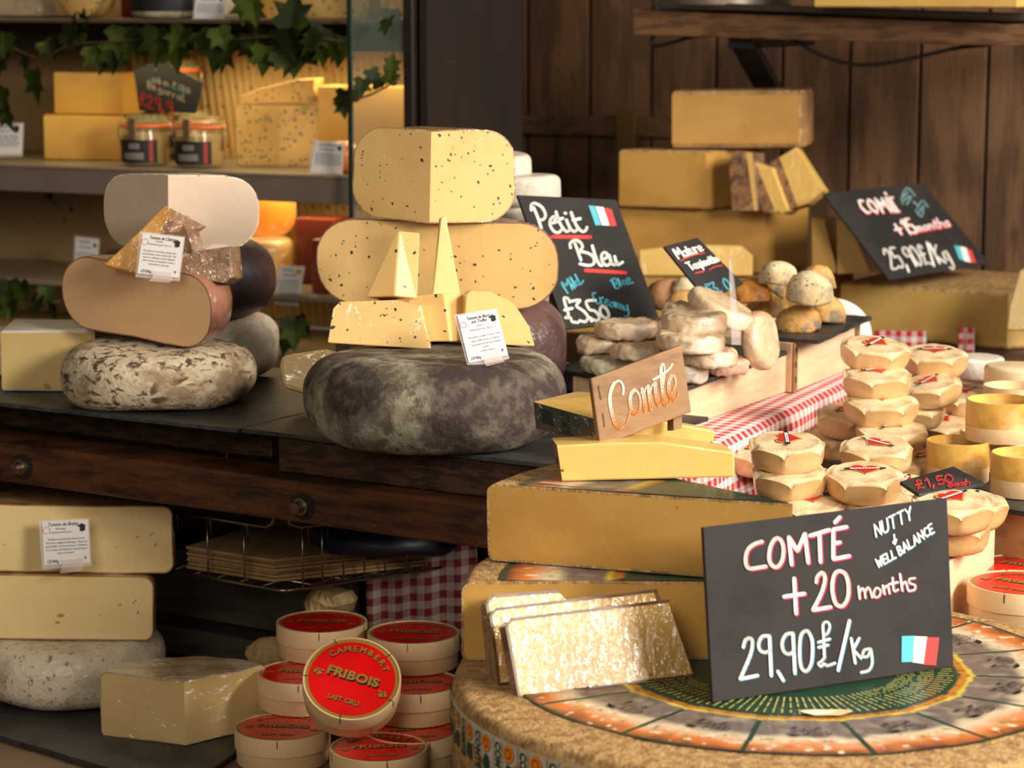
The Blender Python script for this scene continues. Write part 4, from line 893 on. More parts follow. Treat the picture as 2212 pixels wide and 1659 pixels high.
c = cabxy(605, 350, .14); wedge('blue_cheese', 'blue veined half cheese with pale rind on the cabinet shelf', (c.x, c.y + .0, S1), .085, .107, .008, 10, 172, r_tan, p_blue, rot=(0, 0, CT + .25), seed=4)
c = cabxy(600, 225, .16); P = c; h, u, n = tilted_plane(P, -14, 0); f = pix([(523, 224), (522, 208), (560, 192), (640, 172), (680, 170), (678, 188), (684, 222)], P, n)
solid('blue_cheese', 'thin blue cheese wedge lying tilted on the half blue cheese', f, .05, r_tan, p_blue, n, rindsides=(), th_vec=[-n * .05 + EZ * .0] * 7)
cblock('cheese_block', 'large golden cheese block behind the cabinet glass edge', 700, 900, 330, .19, S1, .14, .12, r_thin, p_gold, yaw=16, seed=6, flags='pppp', top='p')
c = cabxy(742, 370, .03); wheel('orange_cheese', 'small orange round peeping out left of the top truffle cheese', (c.x, c.y + .03, S1), .025, .052, .02, p_orange)
# cards in the cabinet
def ccard(label, quad, y, zb, lines, country):
    px = (quad[2][0] + quad[3][0]) / 2; py = max(quad[2][1], quad[3][1]); P = cabxy(px, py, y)
    return tag_card('price_tag', label, quad, P, -24, 8, lines, 'information cards in the display cabinet', '', country, clip=False, small=True)
bl_ = [('x', .45, .24, .06, .1, 0, .5)] + [('x', .5, .40 + .08 * i, .06, .1, 0, .8) for i in range(5)]
ccard('white card at the left picture edge on the upper cabinet shelf', [(-40, 268), (48, 267), (45, 333), (-46, 334)], .04, S1, [('x', .4, .1, .12, .2, .5, .4)] + bl_, 'map')
ccard('white card in front of the blue cheese in the cabinet', [(681, 305), (743, 310), (738, 376), (670, 371)], .015, S1, [('x', .45, .1, .12, .2, .5, .55)] + bl_, 'map')
ccard('white card behind the dark brown cheese on the lower cabinet shelf', [(163, 512), (213, 517), (207, 600), (160, 598)], .2, 1.10, [('x', .4, .1, .12, .2, .5, .4)] + bl_, 'map')
ccard('white card with a small Spanish flag on the lower cabinet shelf', [(604, 575), (657, 577), (644, 655), (594, 650)], .07, 1.10, [('x', .35, .1, .12, .2, .5, .4)] + bl_, 'flag')
ccard('white card on the top cabinet shelf beside the wrapped cheese', [(424, -12), (487, -12), (482, 41), (418, 40)], .03, 1.568, [('x', .4, .1, .12, .2, .5, .4)] + bl_, 'map')
S2 = 1.1005
c = cabxy(585, 540, .2); corner('corner_cheese', 'orange corner-cut cheese in film on the lower cabinet shelf', 500, 556, 645, c.y, S2 + .082, .075, .098, .035, r_tan, p_orange, seed=7)
c = cabxy(560, 620, .18); wheel('film_cheese', 'tan cheese in wrinkled film under the orange cheese in the cabinet', (c.x, c.y, S2), .062, .081, .012, mat('rind_film_gold', (222, 170, 96), (196, 140, 70), scale=18, rough=.4, coat=1, cbump=.5, cscale=50, cstretch=(1, 1, 3), crough=.06), seed=8)
cblock('cheese_block', 'golden cheese piece behind the white card with the flag', 622, 660, 600, .28, S2, .095, .06, r_thin, p_gold, seed=8)
cblock('red_cheese', 'dark red-orange cheese block on the lower cabinet shelf', 640, 720, 640, .2, S2, .118, .07, p_red, p_red, seed=9)
cblock('red_cheese', 'dark red-orange cheese slab beside the wide truffle half in the cabinet', 674, 720, 650, .1, S2, .092, .05, p_red, p_red, seed=10)
# top shelf of cabinet
S0 = 1.5685
cblock('cheese_block', 'wrapped pale cheese on the top cabinet shelf at left edge', -30, 120, 30, .1, S0, .06, .1, r_white, mat('film_white', (196, 170, 140), (170, 146, 118), scale=16, rough=.3, coat=1, cbump=.9, cscale=40), seed=11, e=.01)
c = cabxy(183, 36, .08); t = thing('blue_cheese', 'blue veined round cheese standing on edge on the top cabinet shelf', 'cheese', (c.x, c.y, S0 + .055), (pi / 2 - .1, 0, CT))
b = MB(); b.lathe([(0, .02), (.045, .02), (.055, .012), (.055, -.03), (0, -.03)], 36); b.build('paste', p_blue, t, smooth=True, angle=40)
c = cabxy(365, 36, .1); t = thing('film_cheese', 'pale cheese in film with dark printed band on the top cabinet shelf', 'cheese', (c.x, c.y, S0))
b = MB(); b.lathe(rprof(.066, .08, .015), 40); b.build('body', mat('film_grey', (190, 176, 146), (160, 146, 116), scale=30, rough=.4, coat=.8, cbump=.5), t, smooth=True)
b = MB(); b.lathe([(.0665, .012), (.068, .03), (.0665, .048)], 40, pi * 1.05, pi * 1.9); b.build('band', board_dark, t, smooth=True)
c = cabxy(470, 34, .12); wheel('film_cheese', 'grey mottled round behind the card on the top cabinet shelf', (c.x, c.y, S0), .04, .08, .01, r_white_mottle)
cblock('blue_cheese', 'blue cheese block behind the ivy on the top cabinet shelf', 652, 790, 36, .1, S0, .09, .08, r_tan, p_blue, yaw=14, seed=12)
cblock('jar_box', 'small dark red box between cheeses on the top cabinet shelf', 262, 292, 34, .14, S0, .05, .03, chalk_red, mat('box_red', (96, 26, 20), rough=.5), seed=12)
# preserving jars
jar_glass = mat('jar_glass', (176, 168, 120), rough=.08, alpha=.35, spec=.8); seal = mat('seal_orange', (222, 104, 40), rough=.4); clasp = mat('clasp_metal', (176, 150, 112), rough=.35, metal=.9)
cream = mat('jar_filling', (190, 146, 70), (170, 124, 52), rough=.5)
def jar(label, c, z):
    t = thing('preserving_jar', label, 'jar', (c.x, c.y, z), (0, 0, CT + .1), 'clip-top jars in the cabinet')
    b = MB(); b.lathe([(0, .001), (.038, .001), (.042, .006), (.043, .05), (.04, .06), (.04, .066)], 32); b.build('glass_body', jar_glass, t, smooth=True, angle=50)
    b = MB(); b.lathe([(0, .004), (.038, .004), (.040, .01), (.0405, .055), (0, .056)], 28); b.build('filling', cream, t, smooth=True, angle=50)
    b = MB(); b.lathe([(.040, .066), (.0465, .067), (.0475, .0695), (.0465, .072), (.040, .0725)], 32); b.build('seal', seal, t, smooth=True)
    b = MB(); b.lathe([(.040, .0727), (.046, .073), (.046, .078), (.036, .081), (.034, .088), (0, .089)], 32); b.build('lid', jar_glass, t, smooth=True, angle=50)
    b = MB(); b.box(-.007, .007, -.05, -.0475, .048, .084); b.box(-.007, .007, -.05, -.036, .082, .0845); b.build('clasp', clasp, t, bevel=.001)
    b = MB()
    for s in (-1, 1): b.tube([(s * .046, 0, .074), (s * .052, -.004, .066), (s * .049, -.006, .045), (s * .046, -.004, .03), (s * .0445, .002, .045), (s * .047, .004, .066)], .0014, 6)
    b.build('wire_bail', steel, t, smooth=True)
    b = MB(); b.lathe([(.0438, .006), (.0442, .03), (.0438, .046)], 20, pi * 1.5 - .95, pi * 1.5 + .95); b.build('label', board_dark, t, smooth=True); lb = t.children[-1]
    b = MB(); b.lathe([(.0444, .012), (.0446, .018), (.0444, .024)], 10, pi * 1.5 - .5, pi * 1.5 + .4); b.lathe([(.0444, .03), (.0446, .035), (.0444, .04)], 6, pi * 1.5 - .25, pi * 1.5 + .25); b.build('print', mat('label_grey', (120, 112, 104), rough=.6), lb)
    b = MB(); b.lathe([(.0444, .008), (.0447, .03), (.0444, .045)], 4, pi * 1.5 + .62, pi * 1.5 + .78); b.build('stripe', mat('label_red', (160, 24, 22), rough=.5), lb)
    return t
jar('clip-top glass jar at left in front of the black price sign', cabxy(316, 350, .08), S1); jar('clip-top glass jar at right in front of the black price sign', cabxy(432, 350, .08), S1)
jar('clip-top glass jar at the back, behind the black price sign', cabxy(410, 300, .24), S1); jar('clip-top glass jar stacked on the back jar, behind the black price sign', cabxy(385, 240, .27), S1 + .091)
# pentagon sign
P = cabxy(370, 240, .09); h, u, n = tilted_plane(P, -24, 12)
t = thing('chalk_sign', 'small black house-shaped chalk sign propped on the two jars', 'sign', (P.x, P.y, S1 + .09))
qs = pix([(301, 238), (422, 244), (437, 178), (342, 130), (289, 152)], P, n); b = MB(); b.add(qs + [q - n * .004 for q in qs], [(4, 3, 2, 1, 0), (5, 6, 7, 8, 9)] + [(i, (i + 1) % 5, 5 + (i + 1) % 5, 5 + i) for i in range(5)]); b.build('board', board_dark, t, world=True)
grey = mat('chalk_dim', (150, 136, 116), rough=.8)
S = stroke_text('Voie', (318, 158), (20, 6), (2, 16)) + stroke_text('Gras', (366, 166), (20, 8), (0, 18)) + stroke_text('Bigorral', (320, 175), (17, 6.5), (1, 15)) + [[(334, 142), (338, 146), (336, 152)]]
S = [[(x, y) for x, y in s] for s in S]
lettering(t, 'lettering', S, 3, grey, P, n); lettering(t, 'underline', [[(326, 169), (405, 203)]], 5, mat('chalk_teal', (36, 76, 84), rough=.8), P, n)
lettering(t, 'price', stroke_text('£29,9', (302, 200), (21, 6), (0, 26)), 3.5, mat('chalk_rust', (170, 40, 24), rough=.8), P, n)
# ivy
ivy_m = mat('ivy_leaf', (58, 68, 14), (28, 36, 8), scale=9, rough=.7, spec=.2, c3=(120, 120, 40), scale3=13, lo3=.60, hi3=.72)
stem_m = mat('ivy_stem', (74, 56, 30), rough=.7)
LEAF = [(0, 0), (-.28, -.08), (-.5, .12), (-.34, .3), (-.52, .6), (-.22, .58), (0, 1.0), (.22, .58), (.52, .6), (.34, .3), (.5, .12), (.28, -.08)]
def leaf(b, p, sz, ang, tilt, yaw):
    M_ = Matrix.Translation(p) @ Matrix.Rotation(CT + yaw, 4, 'Z') @ Matrix.Rotation(tilt, 4, 'X') @ Matrix.Rotation(ang, 4, 'Y')
    vs = [M_ @ Vector((x * sz, -abs(x) * .22 * sz * (1 if abs(x) > .01 else 0) - .06 * sz * y * y, y * sz)) for x, y in LEAF] + [M_ @ Vector((0, 0.0, .35 * sz))]
    k = len(LEAF); b.add(vs, [(i, (i + 1) % k, k) for i in range(k)])
def ivy(label, stem_px, leaves, y):
    p0 = cabxy(*stem_px[0], y); t = thing('ivy_garland', label, 'ivy', p0)
    b = MB(); b.tube([cabxy(px, py, y + .004 * sin(px)) for px, py in stem_px], .0018, 6); b.build('stem', stem_m, t, smooth=True, world=True)
    b = MB(); rnd = random.Random(len(leaves))
    for (px, py, s, a) in leaves:
        p = cabxy(px, py, y + rnd.uniform(-.03, .03)); leaf(b, p, s * mpp(p), radians(a), rnd.uniform(-.5, .35), rnd.uniform(-.6, .6))
    setp(b.build('foliage', ivy_m, t, world=True), kind='stuff'); return t
ivy('ivy garland hanging along the top cabinet shelf edge', [(-20, 60), (40, 110), (90, 130), (150, 95), (250, 90), (360, 80), (470, 90), (560, 80), (650, 75), (740, 90)],
    [(145, 95, 75, 10), (170, 95, 60, -30), (200, 100, 62, 160), (245, 95, 70, 185), (120, 95, 50, 120), (75, 150, 80, 175), (60, 120, 50, 200), (95, 90, 50, 150), (270, 60, 90, 180), (280, 90, 60, 150), (10, 70, 60, 190), (5, 120, 70, 170), (12, 190, 60, 190), (8, 230, 60, 160), (340, 60, 90, 185), (380, 80, 85, 170), (400, 60, 70, 200), (430, 70, 60, 150), (480, 80, 90, 200), (500, 90, 80, 170), (470, 60, 60, 160), (535, -5, 70, 180), (545, 5, 60, 175), (540, 75, 70, 170), (560, 60, 60, 200), (575, 100, 70, 190), (600, 110, 60, 150), (628, 60, 90, 5), (620, 65, 80, 170), (650, 80, 95, 190), (665, 70, 80, 160), (690, 70, 70, 200), (640, 110, 70, 185), (705, 95, 60, 170), (720, 100, 50, 150), (740, 80, 70, 190), (700, 60, 60, 210), (600, 70, 70, 190), (225, 110, 60, 200), (310, 70, 70, 170), (185, 60, 50, 20)], .0)
ivy('ivy sprig crossing the glass in front of the large golden block', [(865, 170), (840, 185), (800, 205), (770, 215), (740, 225)], [(840, 180, 45, 20), (845, 150, 40, 10), (820, 190, 35, -20), (785, 170, 45, 190), (800, 150, 40, 160), (745, 195, 48, 190), (740, 215, 45, 170), (760, 215, 36, 30), (845, 20, 60, 185), (840, 40, 50, 160)], -.04)
ivy('ivy leaves in the dark under the lower cabinet shelf at left', [(-10, 600), (40, 640), (90, 660), (130, 650)], [(20, 605, 70, 180), (45, 610, 60, 160), (35, 640, 60, 200), (90, 640, 60, 175), (115, 655, 50, 190), (15, 650, 50, 170), (100, 620, 45, 180)], .03)
ivy('ivy leaves in the dark under the lower cabinet shelf at right', [(560, 680), (600, 690), (650, 680)], [(560, 690, 60, 175), (570, 705, 55, 200), (635, 690, 70, 180), (650, 680, 60, 160), (625, 720, 55, 190)], .03)
ivy('thin ivy twig hanging below the upper cabinet shelf at far left', [(84, 392), (100, 425), (118, 440), (150, 460)], [(108, 428, 18, 20), (155, 456, 18, 10), (140, 470, 14, 190)], .12)
# ------------------------------------------------------------------ back right: blocks of hard cheese
def quadblock(name, label, pts_top_px, H, z, m_r, m_p, flags, ytop_Y=None, top='r', seed=0, rot=0, e=.004, amp=.0012, group=None):
    pass
def hblock(name, label, xl, xc, xr, pyb, Y, z, H, Lw, Rw, al, ar, flags='pprr', top='r', m1=None, m2=None, seed=0, e=.004, **k):
    """block with its near vertical edge at column xc: left face length Lw heading al degrees, right face length Rw heading ar degrees"""
    c = at(xc, pyb, Y); L_ = Vector((cos(radians(al)), sin(radians(al)))) * Lw; R_ = Vector((cos(radians(ar)), sin(radians(ar)))) * Rw
    poly = [(0, 0), (R_.x, R_.y), (R_.x + L_.x, R_.y + L_.y), (L_.x, L_.y)]
    return prism_cheese(name, label, (c.x, c.y, z), poly, H, flags, m1 or r_comte, m2 or p_comte, top=top, e=e, seed=seed, **k)
ZK_ = ZK + .0008
# long slab at right on the counter
a = at(1815, 712, 4.16); c = at(2200, 716, 3.98); v = c - a; wd = v.length
ang = atan2(v.y, v.x)
prism_cheese('cheese_slab', 'long low slab of hard cheese in film under the +15 months chalkboard', (a.x, a.y, ZK_), [(0, 0), (wd - .02, 0), (wd, .03), (wd, .30), (0, .30)], .096, 'pprrr', r_comte, paste('paste_comte_wrap', (206, 168, 96), (196, 154, 84), coat=1, cbump=.25, cscale=30, cstretch=(.3, 1, 1.5), crough=.06), rot=(0, 0, ang), seed=1, e=.006)
b = MB(); zs = ZK_ + .0965
# second tier: big block
hblock('cheese_block', 'big bottom block of hard cheese behind the Petit Bleu chalkboard', 1335, 1652, 1745, 596, 4.22, 1.1275 - .004, .112, .36, .13, 162, 48, flags='prrp' if False else 'pprp', top='r', seed=2)
hblock('cheese_block', 'block of hard cheese second from top in the back stack', 1382, 1523, 1592, 468, 4.22, 1.2365, .102, .16, .14, 158, 40, flags='pprp', seed=3)
a = at(1452, 325, 4.26); c = at(1740, 322, 4.2); v = c - a
prism_cheese('cheese_block', 'topmost rounded block of hard cheese in the back stack', (a.x, a.y, 1.340), [(0, 0), (v.length - .012, 0), (v.length, .015), (v.length, .1), (0, .1)], .104, 'prrrr', r_thin, p_comte, top='r', rot=(0, radians(-1), atan2(v.y, v.x)), seed=4, e=.01)
# support under the big block
hblock('cheese_slab', 'bottom wheel of hard cheese under the big block, hidden by the small rounds', 1330, 1690, 1800, 640, 4.11, ZK_, .102, .40, .2, 165, 45, flags='pprp', seed=5)
# leaning slices on the second block
for i, (pts, lab) in enumerate((([(1583, 455), (1575, 345), (1590, 325), (1625, 330), (1637, 455)], 'leftmost of the leaning cheese slices beside the second block of the back stack'),
                   ([(1650, 458), (1622, 368), (1633, 350), (1668, 362), (1703, 455), (1690, 462)], 'middle of the leaning cheese slices in the back stack'),
                   ([(1700, 455), (1664, 352), (1720, 318), (1779, 410), (1745, 440)], 'rightmost leaning cheese slice with mottled rind in the back stack'))):
    P = at(sum(p[0] for p in pts) / len(pts), 458, 4.16 - .01 * i); P.z = 1.238; h, u, n = tilted_plane(P, -26, 4 + 3 * i); f = pix(pts, P, n)
    tvs = {0: [-n * .06] * 5, 1: [-n * .05] * 6, 2: [-n * .03] * 5}[i]
    solid('cheese_slice', lab, f, .05, r_film_brown if i == 0 else r_tan, p_comte_l, n, rindsides=((0, 1, 2, 3, 4) if i == 0 else (0, 1)), th_vec=tvs, group='leaning slices in the back stack')
    rp = [(1583, 455), (1575, 345), (1590, 325), (1612, 328), (1630, 455)], [(1650, 458), (1622, 368), (1636, 360), (1676, 458)], [(1700, 455), (1664, 352), (1684, 340), (1724, 447)]
    q = pix(rp[i], P, n); b = MB(); kk = len(q); q = [p + n * .0022 for p in q]; b.add(q + [p - n * .004 for p in q], [tuple(range(kk)), tuple(range(2 * kk - 1, kk - 1, -1))] + [(j, kk + j, kk + (j + 1) % kk, (j + 1) % kk) for j in range(kk)])
    b.build('rind_strip', mat('rind_spotted', (150, 104, 66), (92, 66, 44), scale=40, rough=.5, bump=.4, coat=.6, cbump=.3, c3=(176, 140, 92), scale3=24), [o for o in COL.objects if o.get('label') == lab][0], world=True)
# rind strip of the rightmost slice
P = at(1690, 450, 4.12); P.z = 1.238; h, u, n = tilted_plane(P, -26, 10)
# slices standing right of big block
for i, (x0, x1, x2, lab) in enumerate(((1752, 1800, 1812, 'left of the two upright slices leaning on the big bottom block'), (1806, 1872, 1884, 'right of the two upright slices leaning on the big bottom block'))):
    P = at(x0, 590, 4.10 - .02 * i); P.z = 1.124; h, u, n = tilted_plane(P, -20, 3)
    f = pix([(x0 + 2, 592), (x0, 470 + 4 * i), (x0 + 28, 474), (x2 - 4, 590)], P, n)
    solid('cheese_slice', lab, f, .1, r_tan, p_gold, n, rindsides=(), th_vec=[-n * .1] * 4, group='upright slices by the bottom block')
P = at(1381, 596, 4.175); h, u, n = tilted_plane(P, -8, 6); f = pix([(1381, 596), (1379, 540), (1480, 528), (1600, 530), (1626, 552), (1625, 596)], P, n)
solid('cheese_slice', 'long golden cheese piece in film lying in front of the big bottom block', f, .05, r_tan, p_comte_l, n, th_vec=[-n * .05] * 6, bev=.003)
P = at(2175, 712, 3.86); h, u, n = tilted_plane(P, -26, 0); f = pix([(2172, 715), (2178, 660), (2200, 585), (2240, 565), (2300, 560), (2300, 718)], P, n)
solid('cheese_block', 'pale wrapped cheese piece cut by the right picture edge beside the long slab', f, .08, r_tan, p_wrap, n, th_vec=[-n * .08] * 6, bev=.004)
a = at(1760, 14, 4.05); c = at(2195, 18, 3.86); v = c - a
prism_cheese('cheese_block', 'pale cheese block standing on the tray of the wall shelf', (a.x, a.y, a.z - .002), [(0, 0), (v.length, 0), (v.length, .12), (0, .12)], .1, 'pprr', r_thin, p_comte_l, rot=(0, 0, atan2(v.y, v.x)), seed=6)
# low things behind the paper-wrapped stacks
p = at(2195, 790, 3.3)
# white round behind the domes
c = at(1806, 740, 3.55); t = thing('bloomy_cheese', 'bright white round standing on edge behind the domed cheeses', 'cheese', (c.x, c.y, 1.105), (radians(78), 0, radians(-20)))
b = MB(); b.lathe(rprof(.055, .035, .008), 48); b.build('rind', mat('rind_bright', (244, 240, 232), rough=.6), t, smooth=True)
c = at(1806, 742, 3.55)
t = thing('white_tub', 'white tub under the bright white round behind the domed cheeses', 'tub', (c.x + .0, c.y + .01, 0)); b = MB(); b.lathe([(0, 1.049), (.05, 1.049), (.045, .901), (0, .901)], 24); b.build('body', r_white, t, smooth=True, angle=40)
# ------------------------------------------------------------------ small white-rind rounds on the lower crate
def small_round(label, px, py, z, wpx, seed, H=.0205, rot=(0, 0, 0), m=None):
    """py: row of the centre of the top face, z its level"""
    P = onz(px, py, z); R = wpx * mpp(P) / 2
    return wheel('bloomy_round', label, (P.x, P.y, z - H), R, H, .007, m or r_bloom, 'small wrapped rounds on the lower crate', amp=.0035, sc=34, seed=seed, rot=rot, n=96, amp2=.0018, sc2=130)
zA = ZA + .0006; h1 = .0208
small_round('small wrapped round on top of the left pile, in front of the Petit Bleu chalkboard', 1354, 693, zA + 3 * h1, 137, 1)
small_round('small wrapped round second in the left pile, just above the wooden Comté sign', 1373, 741, zA + 2 * h1, 112, 2)
small_round('small wrapped round at far left in the middle layer of the left pile', 1296, 727, zA + 2 * h1, 104, 3, m=r_bloom)
small_round('greenish small round at the bottom left corner of the left pile', 1310, 768, zA + h1, 118, 4, m=mat('rind_greenish', (196, 186, 156), (170, 160, 130), scale=18, rough=.6, bump=.35, bscale=90, coat=.5, cbump=.3))
small_round('small wrapped round on top of the right pile, before the domed cheeses', 1499, 676, zA + 4 * h1, 140, 5, H=.023)
small_round('wide small round with greenish top second in the right pile', 1489, 719, zA + 3 * h1, 150, 6, rot=(0, radians(3), 0), H=.022)
small_round('small wrapped round third in the right pile, right of the wooden sign', 1535, 754, zA + 2 * h1, 122, 7)
small_round('pinkish small round at the bottom right of the right pile', 1572, 772, zA + h1, 96, 8, H=.022, m=mat('rind_pinkish', (226, 190, 164), (206, 164, 138), scale=14, rough=.6, bump=.3, coat=.5, cbump=.3))
small_round('white small round low beside the right edge of the wooden Comté sign', 1492, 789, zA + h1, 76, 9, m=r_white)
small_round('small wrapped round at the hidden bottom of the right pile', 1500, 752, zA + h1, 100, 10)
P = at(1628, 760, 3.0); t = thing('bloomy_round', 'round cheese in cling film standing on edge at the right of the lower crate', 'cheese', (P.x, P.y, zA + .036), (radians(80), radians(0), radians(58)), 'small wrapped rounds on the lower crate')
b = MB(); b.lathe(rprof(.037, .024, .01), 40); b.displace(.003, 34, 11); b.build('rind', r_bloom, t, smooth=True, weld=True); t.location = (P.x, P.y + .02, zA + .0365)
P = at(1551, 650, 3.02); t = thing('bloomy_round', 'large pale round leaning on the upright one behind the right pile', 'cheese', (P.x, P.y, P.z - .02), (radians(12), radians(24), radians(10)), 'small wrapped rounds on the lower crate')
b = MB(); b.lathe(rprof(.046, .022, .009), 40); b.displace(.003, 34, 12); b.build('rind', r_bloom, t, smooth=True, weld=True)
small_round('pale round peeping out behind the top of the right pile', 1478, 655, zA + 4 * h1, 90, 13, H=.026)
small_round('rounded cheese at the back of the lower crate under the slanted Taupinette sign', 1450, 690, zA + 3 * h1, 90, 14, H=.04)
# clear plastic divider card seen edge-on
P = at(1590, 700, 2.88); h, u, n = tilted_plane(P, 66, 8)
t = thing('price_tag', 'clear plastic card holder seen edge-on before the domed cheeses', 'price tag', (P.x, P.y, 1.16)); q = [onplane(x, y, P, Vector((0, -1, 0))) for x, y in ((1574, 560), (1578, 560), (1600, 745), (1580, 745))]
b = MB(); b.hexa([q[3], q[2], q[1], q[0]], Vector((.0056, .05, 0))); b.build('holder', acrylic, t, world=True)
# ------------------------------------------------------------------ domed cheeses
dome_m = mat('rind_dome', (214, 166, 96), (190, 140, 76), scale=16, rough=.65, bump=.35, bscale=70, specks=[((104, 94, 76), 150, .3, .45)], c3=(112, 104, 88), scale3=26, lo3=.52, hi3=.66)
dome_p = mat('rind_dome_pale', (222, 202, 164), (198, 170, 126), scale=14, rough=.7, bump=.35, bscale=70, specks=[((110, 102, 86), 150, .3, .4)], c3=(120, 112, 98), scale3=30, lo3=.54, hi3=.68)
def dome(label, px, pyb, z, wpx, hpx, m, seed, rot=(0, 0, 0)):
    P = onz(px, pyb, z); s = mpp(P); R = wpx * s / 2; H = hpx * s * .88
    t = thing('domed_cheese', label, 'cheese', (P.x, P.y + R * .6, z), rot, 'domed cheeses on the taller crate')
    pr = [(0, H)] + [(R * sin(a) ** .9, H * (.12 + .88 * max(cos(a), 0) ** .85)) for a in [pi / 2 * i / 9 for i in range(1, 10)]] + [(R * .99, H * .06), (R * .92, 0), (0, 0)]
    b = MB(); b.lathe(pr, 40); b.displace(.005, 26, seed); b.displace(.0012, 120, seed); b.build('rind', m, t, smooth=True, weld=True); return t
zD = ZD + .0006
dome('speckled dome at the front of the dark slate, lowest of the pile', 1728, 716, zD, 104, 62, dome_m, 1)
dome('speckled dome at the right end of the dark slate, behind the front one', 1786, 700, zD, 82, 70, dome_m, 2)
dome('orange dome with dark spots overhanging the left edge of the dome pile', 1624, 656, 1.19, 94, 56, mat('rind_dome_orange', (206, 140, 62), (176, 110, 46), scale=16, rough=.6, bump=.35, c3=(84, 70, 58), scale3=20, lo3=.58, hi3=.7), 3)
dome('grey speckled dome on top of the two right domes', 1752, 656, zD + .042, 104, 74, dome_p, 4)
dome('sandy dome on top at the back right of the dome pile', 1772, 625, zD + .05, 74, 60, dome_m, 5)
dome('pale whitish dome at the very top back of the dome pile', 1684, 615, 1.218, 86, 56, dome_p, 6)
dome('tan flat dome lying tilted between the orange and grey domes', 1664, 630, 1.20, 78, 36, dome_m, 7, rot=(0, radians(28), 0))
dome('tan dome low in the middle under the orange dome', 1660, 690, zD, 100, 60, dome_m, 8)
dome('brown dome behind the lower left end of the slanted small chalkboard', 1440, 668, 1.16, 92, 70, mat('rind_dome_brown', (178, 130, 88), (146, 104, 70), scale=16, rough=.7, bump=.3), 9)
dome('pale dome behind the slanted small chalkboard', 1490, 664, 1.165, 76, 74, dome_p, 10)
dome('tan dome in front of the brown dome, left of the right pile of rounds', 1480, 690, 1.16, 92, 70, dome_m, 11)
# ------------------------------------------------------------------ paper-wrapped cheeses with a heart
paper = mat('wrap_paper', (224, 182, 128), (210, 166, 110), scale=10, rough=.30, coat=.5, crough=.18, bump=.08, bscale=60)
paper_top = mat('wrap_paper_top', (236, 208, 166), (222, 184, 136), scale=30, rough=.4, coat=.5, cbump=.5, cscale=60, crough=.12, bump=.2, bscale=90)
heart_red = mat('heart_red', (196, 44, 38), rough=.4); heart_edge = mat('heart_edge', (226, 150, 92), rough=.5); band_black = mat('band_black', (44, 40, 42), rough=.4); band_white = mat('band_white', (236, 230, 224), rough=.5)
def make_heart():
    t = thing('paper_wrapped_cheese', '', 'cheese'); R, H, NS = .0415, .0285, 6
    def rad(th): 
        k = cos(NS * th); return 1 + .045 * k
    NA = 96; b = MB()
    def ring(r, z, lobes=1.0, petal=0.0, dip=0.0):
        out = []
        for i in range(NA):
            th = 2 * pi * i / NA; f = abs(sin(NS * th / 2))      # 0 at the corners, 1 in the middle of a petal
            tm = (th % (pi / 3)) - pi / 6; pg = cos(pi / 6) / cos(tm); rr = r * (1 + lobes * .42 * (pg * 1.06 - 1)) ; zz = z + petal * f ** .45
            out.append((rr * cos(th), rr * sin(th), zz))
        return out
    # corner fold line: middle of a petal is high, corners drop
    rings = [ring(R * .80, 0, .3), ring(R * .90, .0012, .5), ring(R * .98, .006, .8), ring(R * 1.01, .012, 1), ring(R * 1.03, H * .64, 1, H * .23), ring(R * 1.045, H * .665, 1.0, H * .25), ring(R * 1.02, H * .68, 1, H * .255)]
    for k in range(len(rings) - 1): b.add(rings[k] + rings[k + 1], [(i, (i + 1) % NA, NA + (i + 1) % NA, NA + i) for i in range(NA)])
    b.add(rings[0], [tuple(range(NA - 1, -1, -1))])
    b.displace(.0009, 60, 1); b.build('wrapper', paper, t, smooth=True, weld=True, angle=55)
    b = MB(); rings = [ring(R * 1.02, H * .68, 1, H * .255), ring(R * .97, H * .77, .6, H * .15), ring(R * .90, H * .88, .2, H * .04), ring(R * .84, H * .985, 0), ring(R * .80, H * .96, 0), ring(R * .6, H * 1.03, 0), ring(R * .56, H * 1.02, 0), ring(R * .46, H * 1.06, 0), ring(R * .15, H * 1.06, 0)]
    for k in range(len(rings) - 1): b.add(rings[k] + rings[k + 1], [(i, (i + 1) % NA, NA + (i + 1) % NA, NA + i) for i in range(NA)])
    b.add(rings[-1], [tuple(range(NA))]); b.displace(.0012, 55, 1); b.build('folded_top', paper_top, t, smooth=True, weld=True)
    def heart(s, z): 
        pts = []
        for i in range(36):
            q = 2 * pi * i / 36; x = 16 * sin(q) ** 3; y = 13 * cos(q) - 5 * cos(2 * q) - 2 * cos(3 * q) - cos(4 * q); pts.append((x / 17 * s, y / 17 * s, z))
        return pts
    b = MB(); b.add(heart(.0185, H * 1.06 + .0012), [tuple(range(36))]); b.build('label_edge', heart_edge, t)
    b = MB(); b.add(heart(.0158, H * 1.06 + .0015), [tuple(range(36))]); b.build('heart_label', heart_red, t); hl = t.children[-1]
    b = MB(); b.add([(x, y, H * 1.06 + .0018) for x, y in ((-.023, -.0048), (.023, .0012), (.023, .0062), (-.023, .0002))], [(0, 1, 2, 3)]); b.build('band', band_black, hl)
    b = MB(); b.add([(x, y, H * 1.06 + .0020) for x, y in ((-.016, -.0032), (.016, .0011), (.016, .0048), (-.016, .0005))], [(0, 1, 2, 3)]); b.build('band_strip', band_white, hl)
    b = MB(); rnd = random.Random(3)
    for k in range(7):
        x = -.012 + k * .0037; b.add([(x + dx, .134 * x + dy + .0008 , H * 1.06 + .0022) for dx, dy in ((0, -.0011), (.0008, -.0011), (.0018, .0013), (.001, .0013))], [(0, 1, 2, 3)])
    b.build('script_mark', band_black, hl)
    return t
H0 = make_heart(); h_used = False
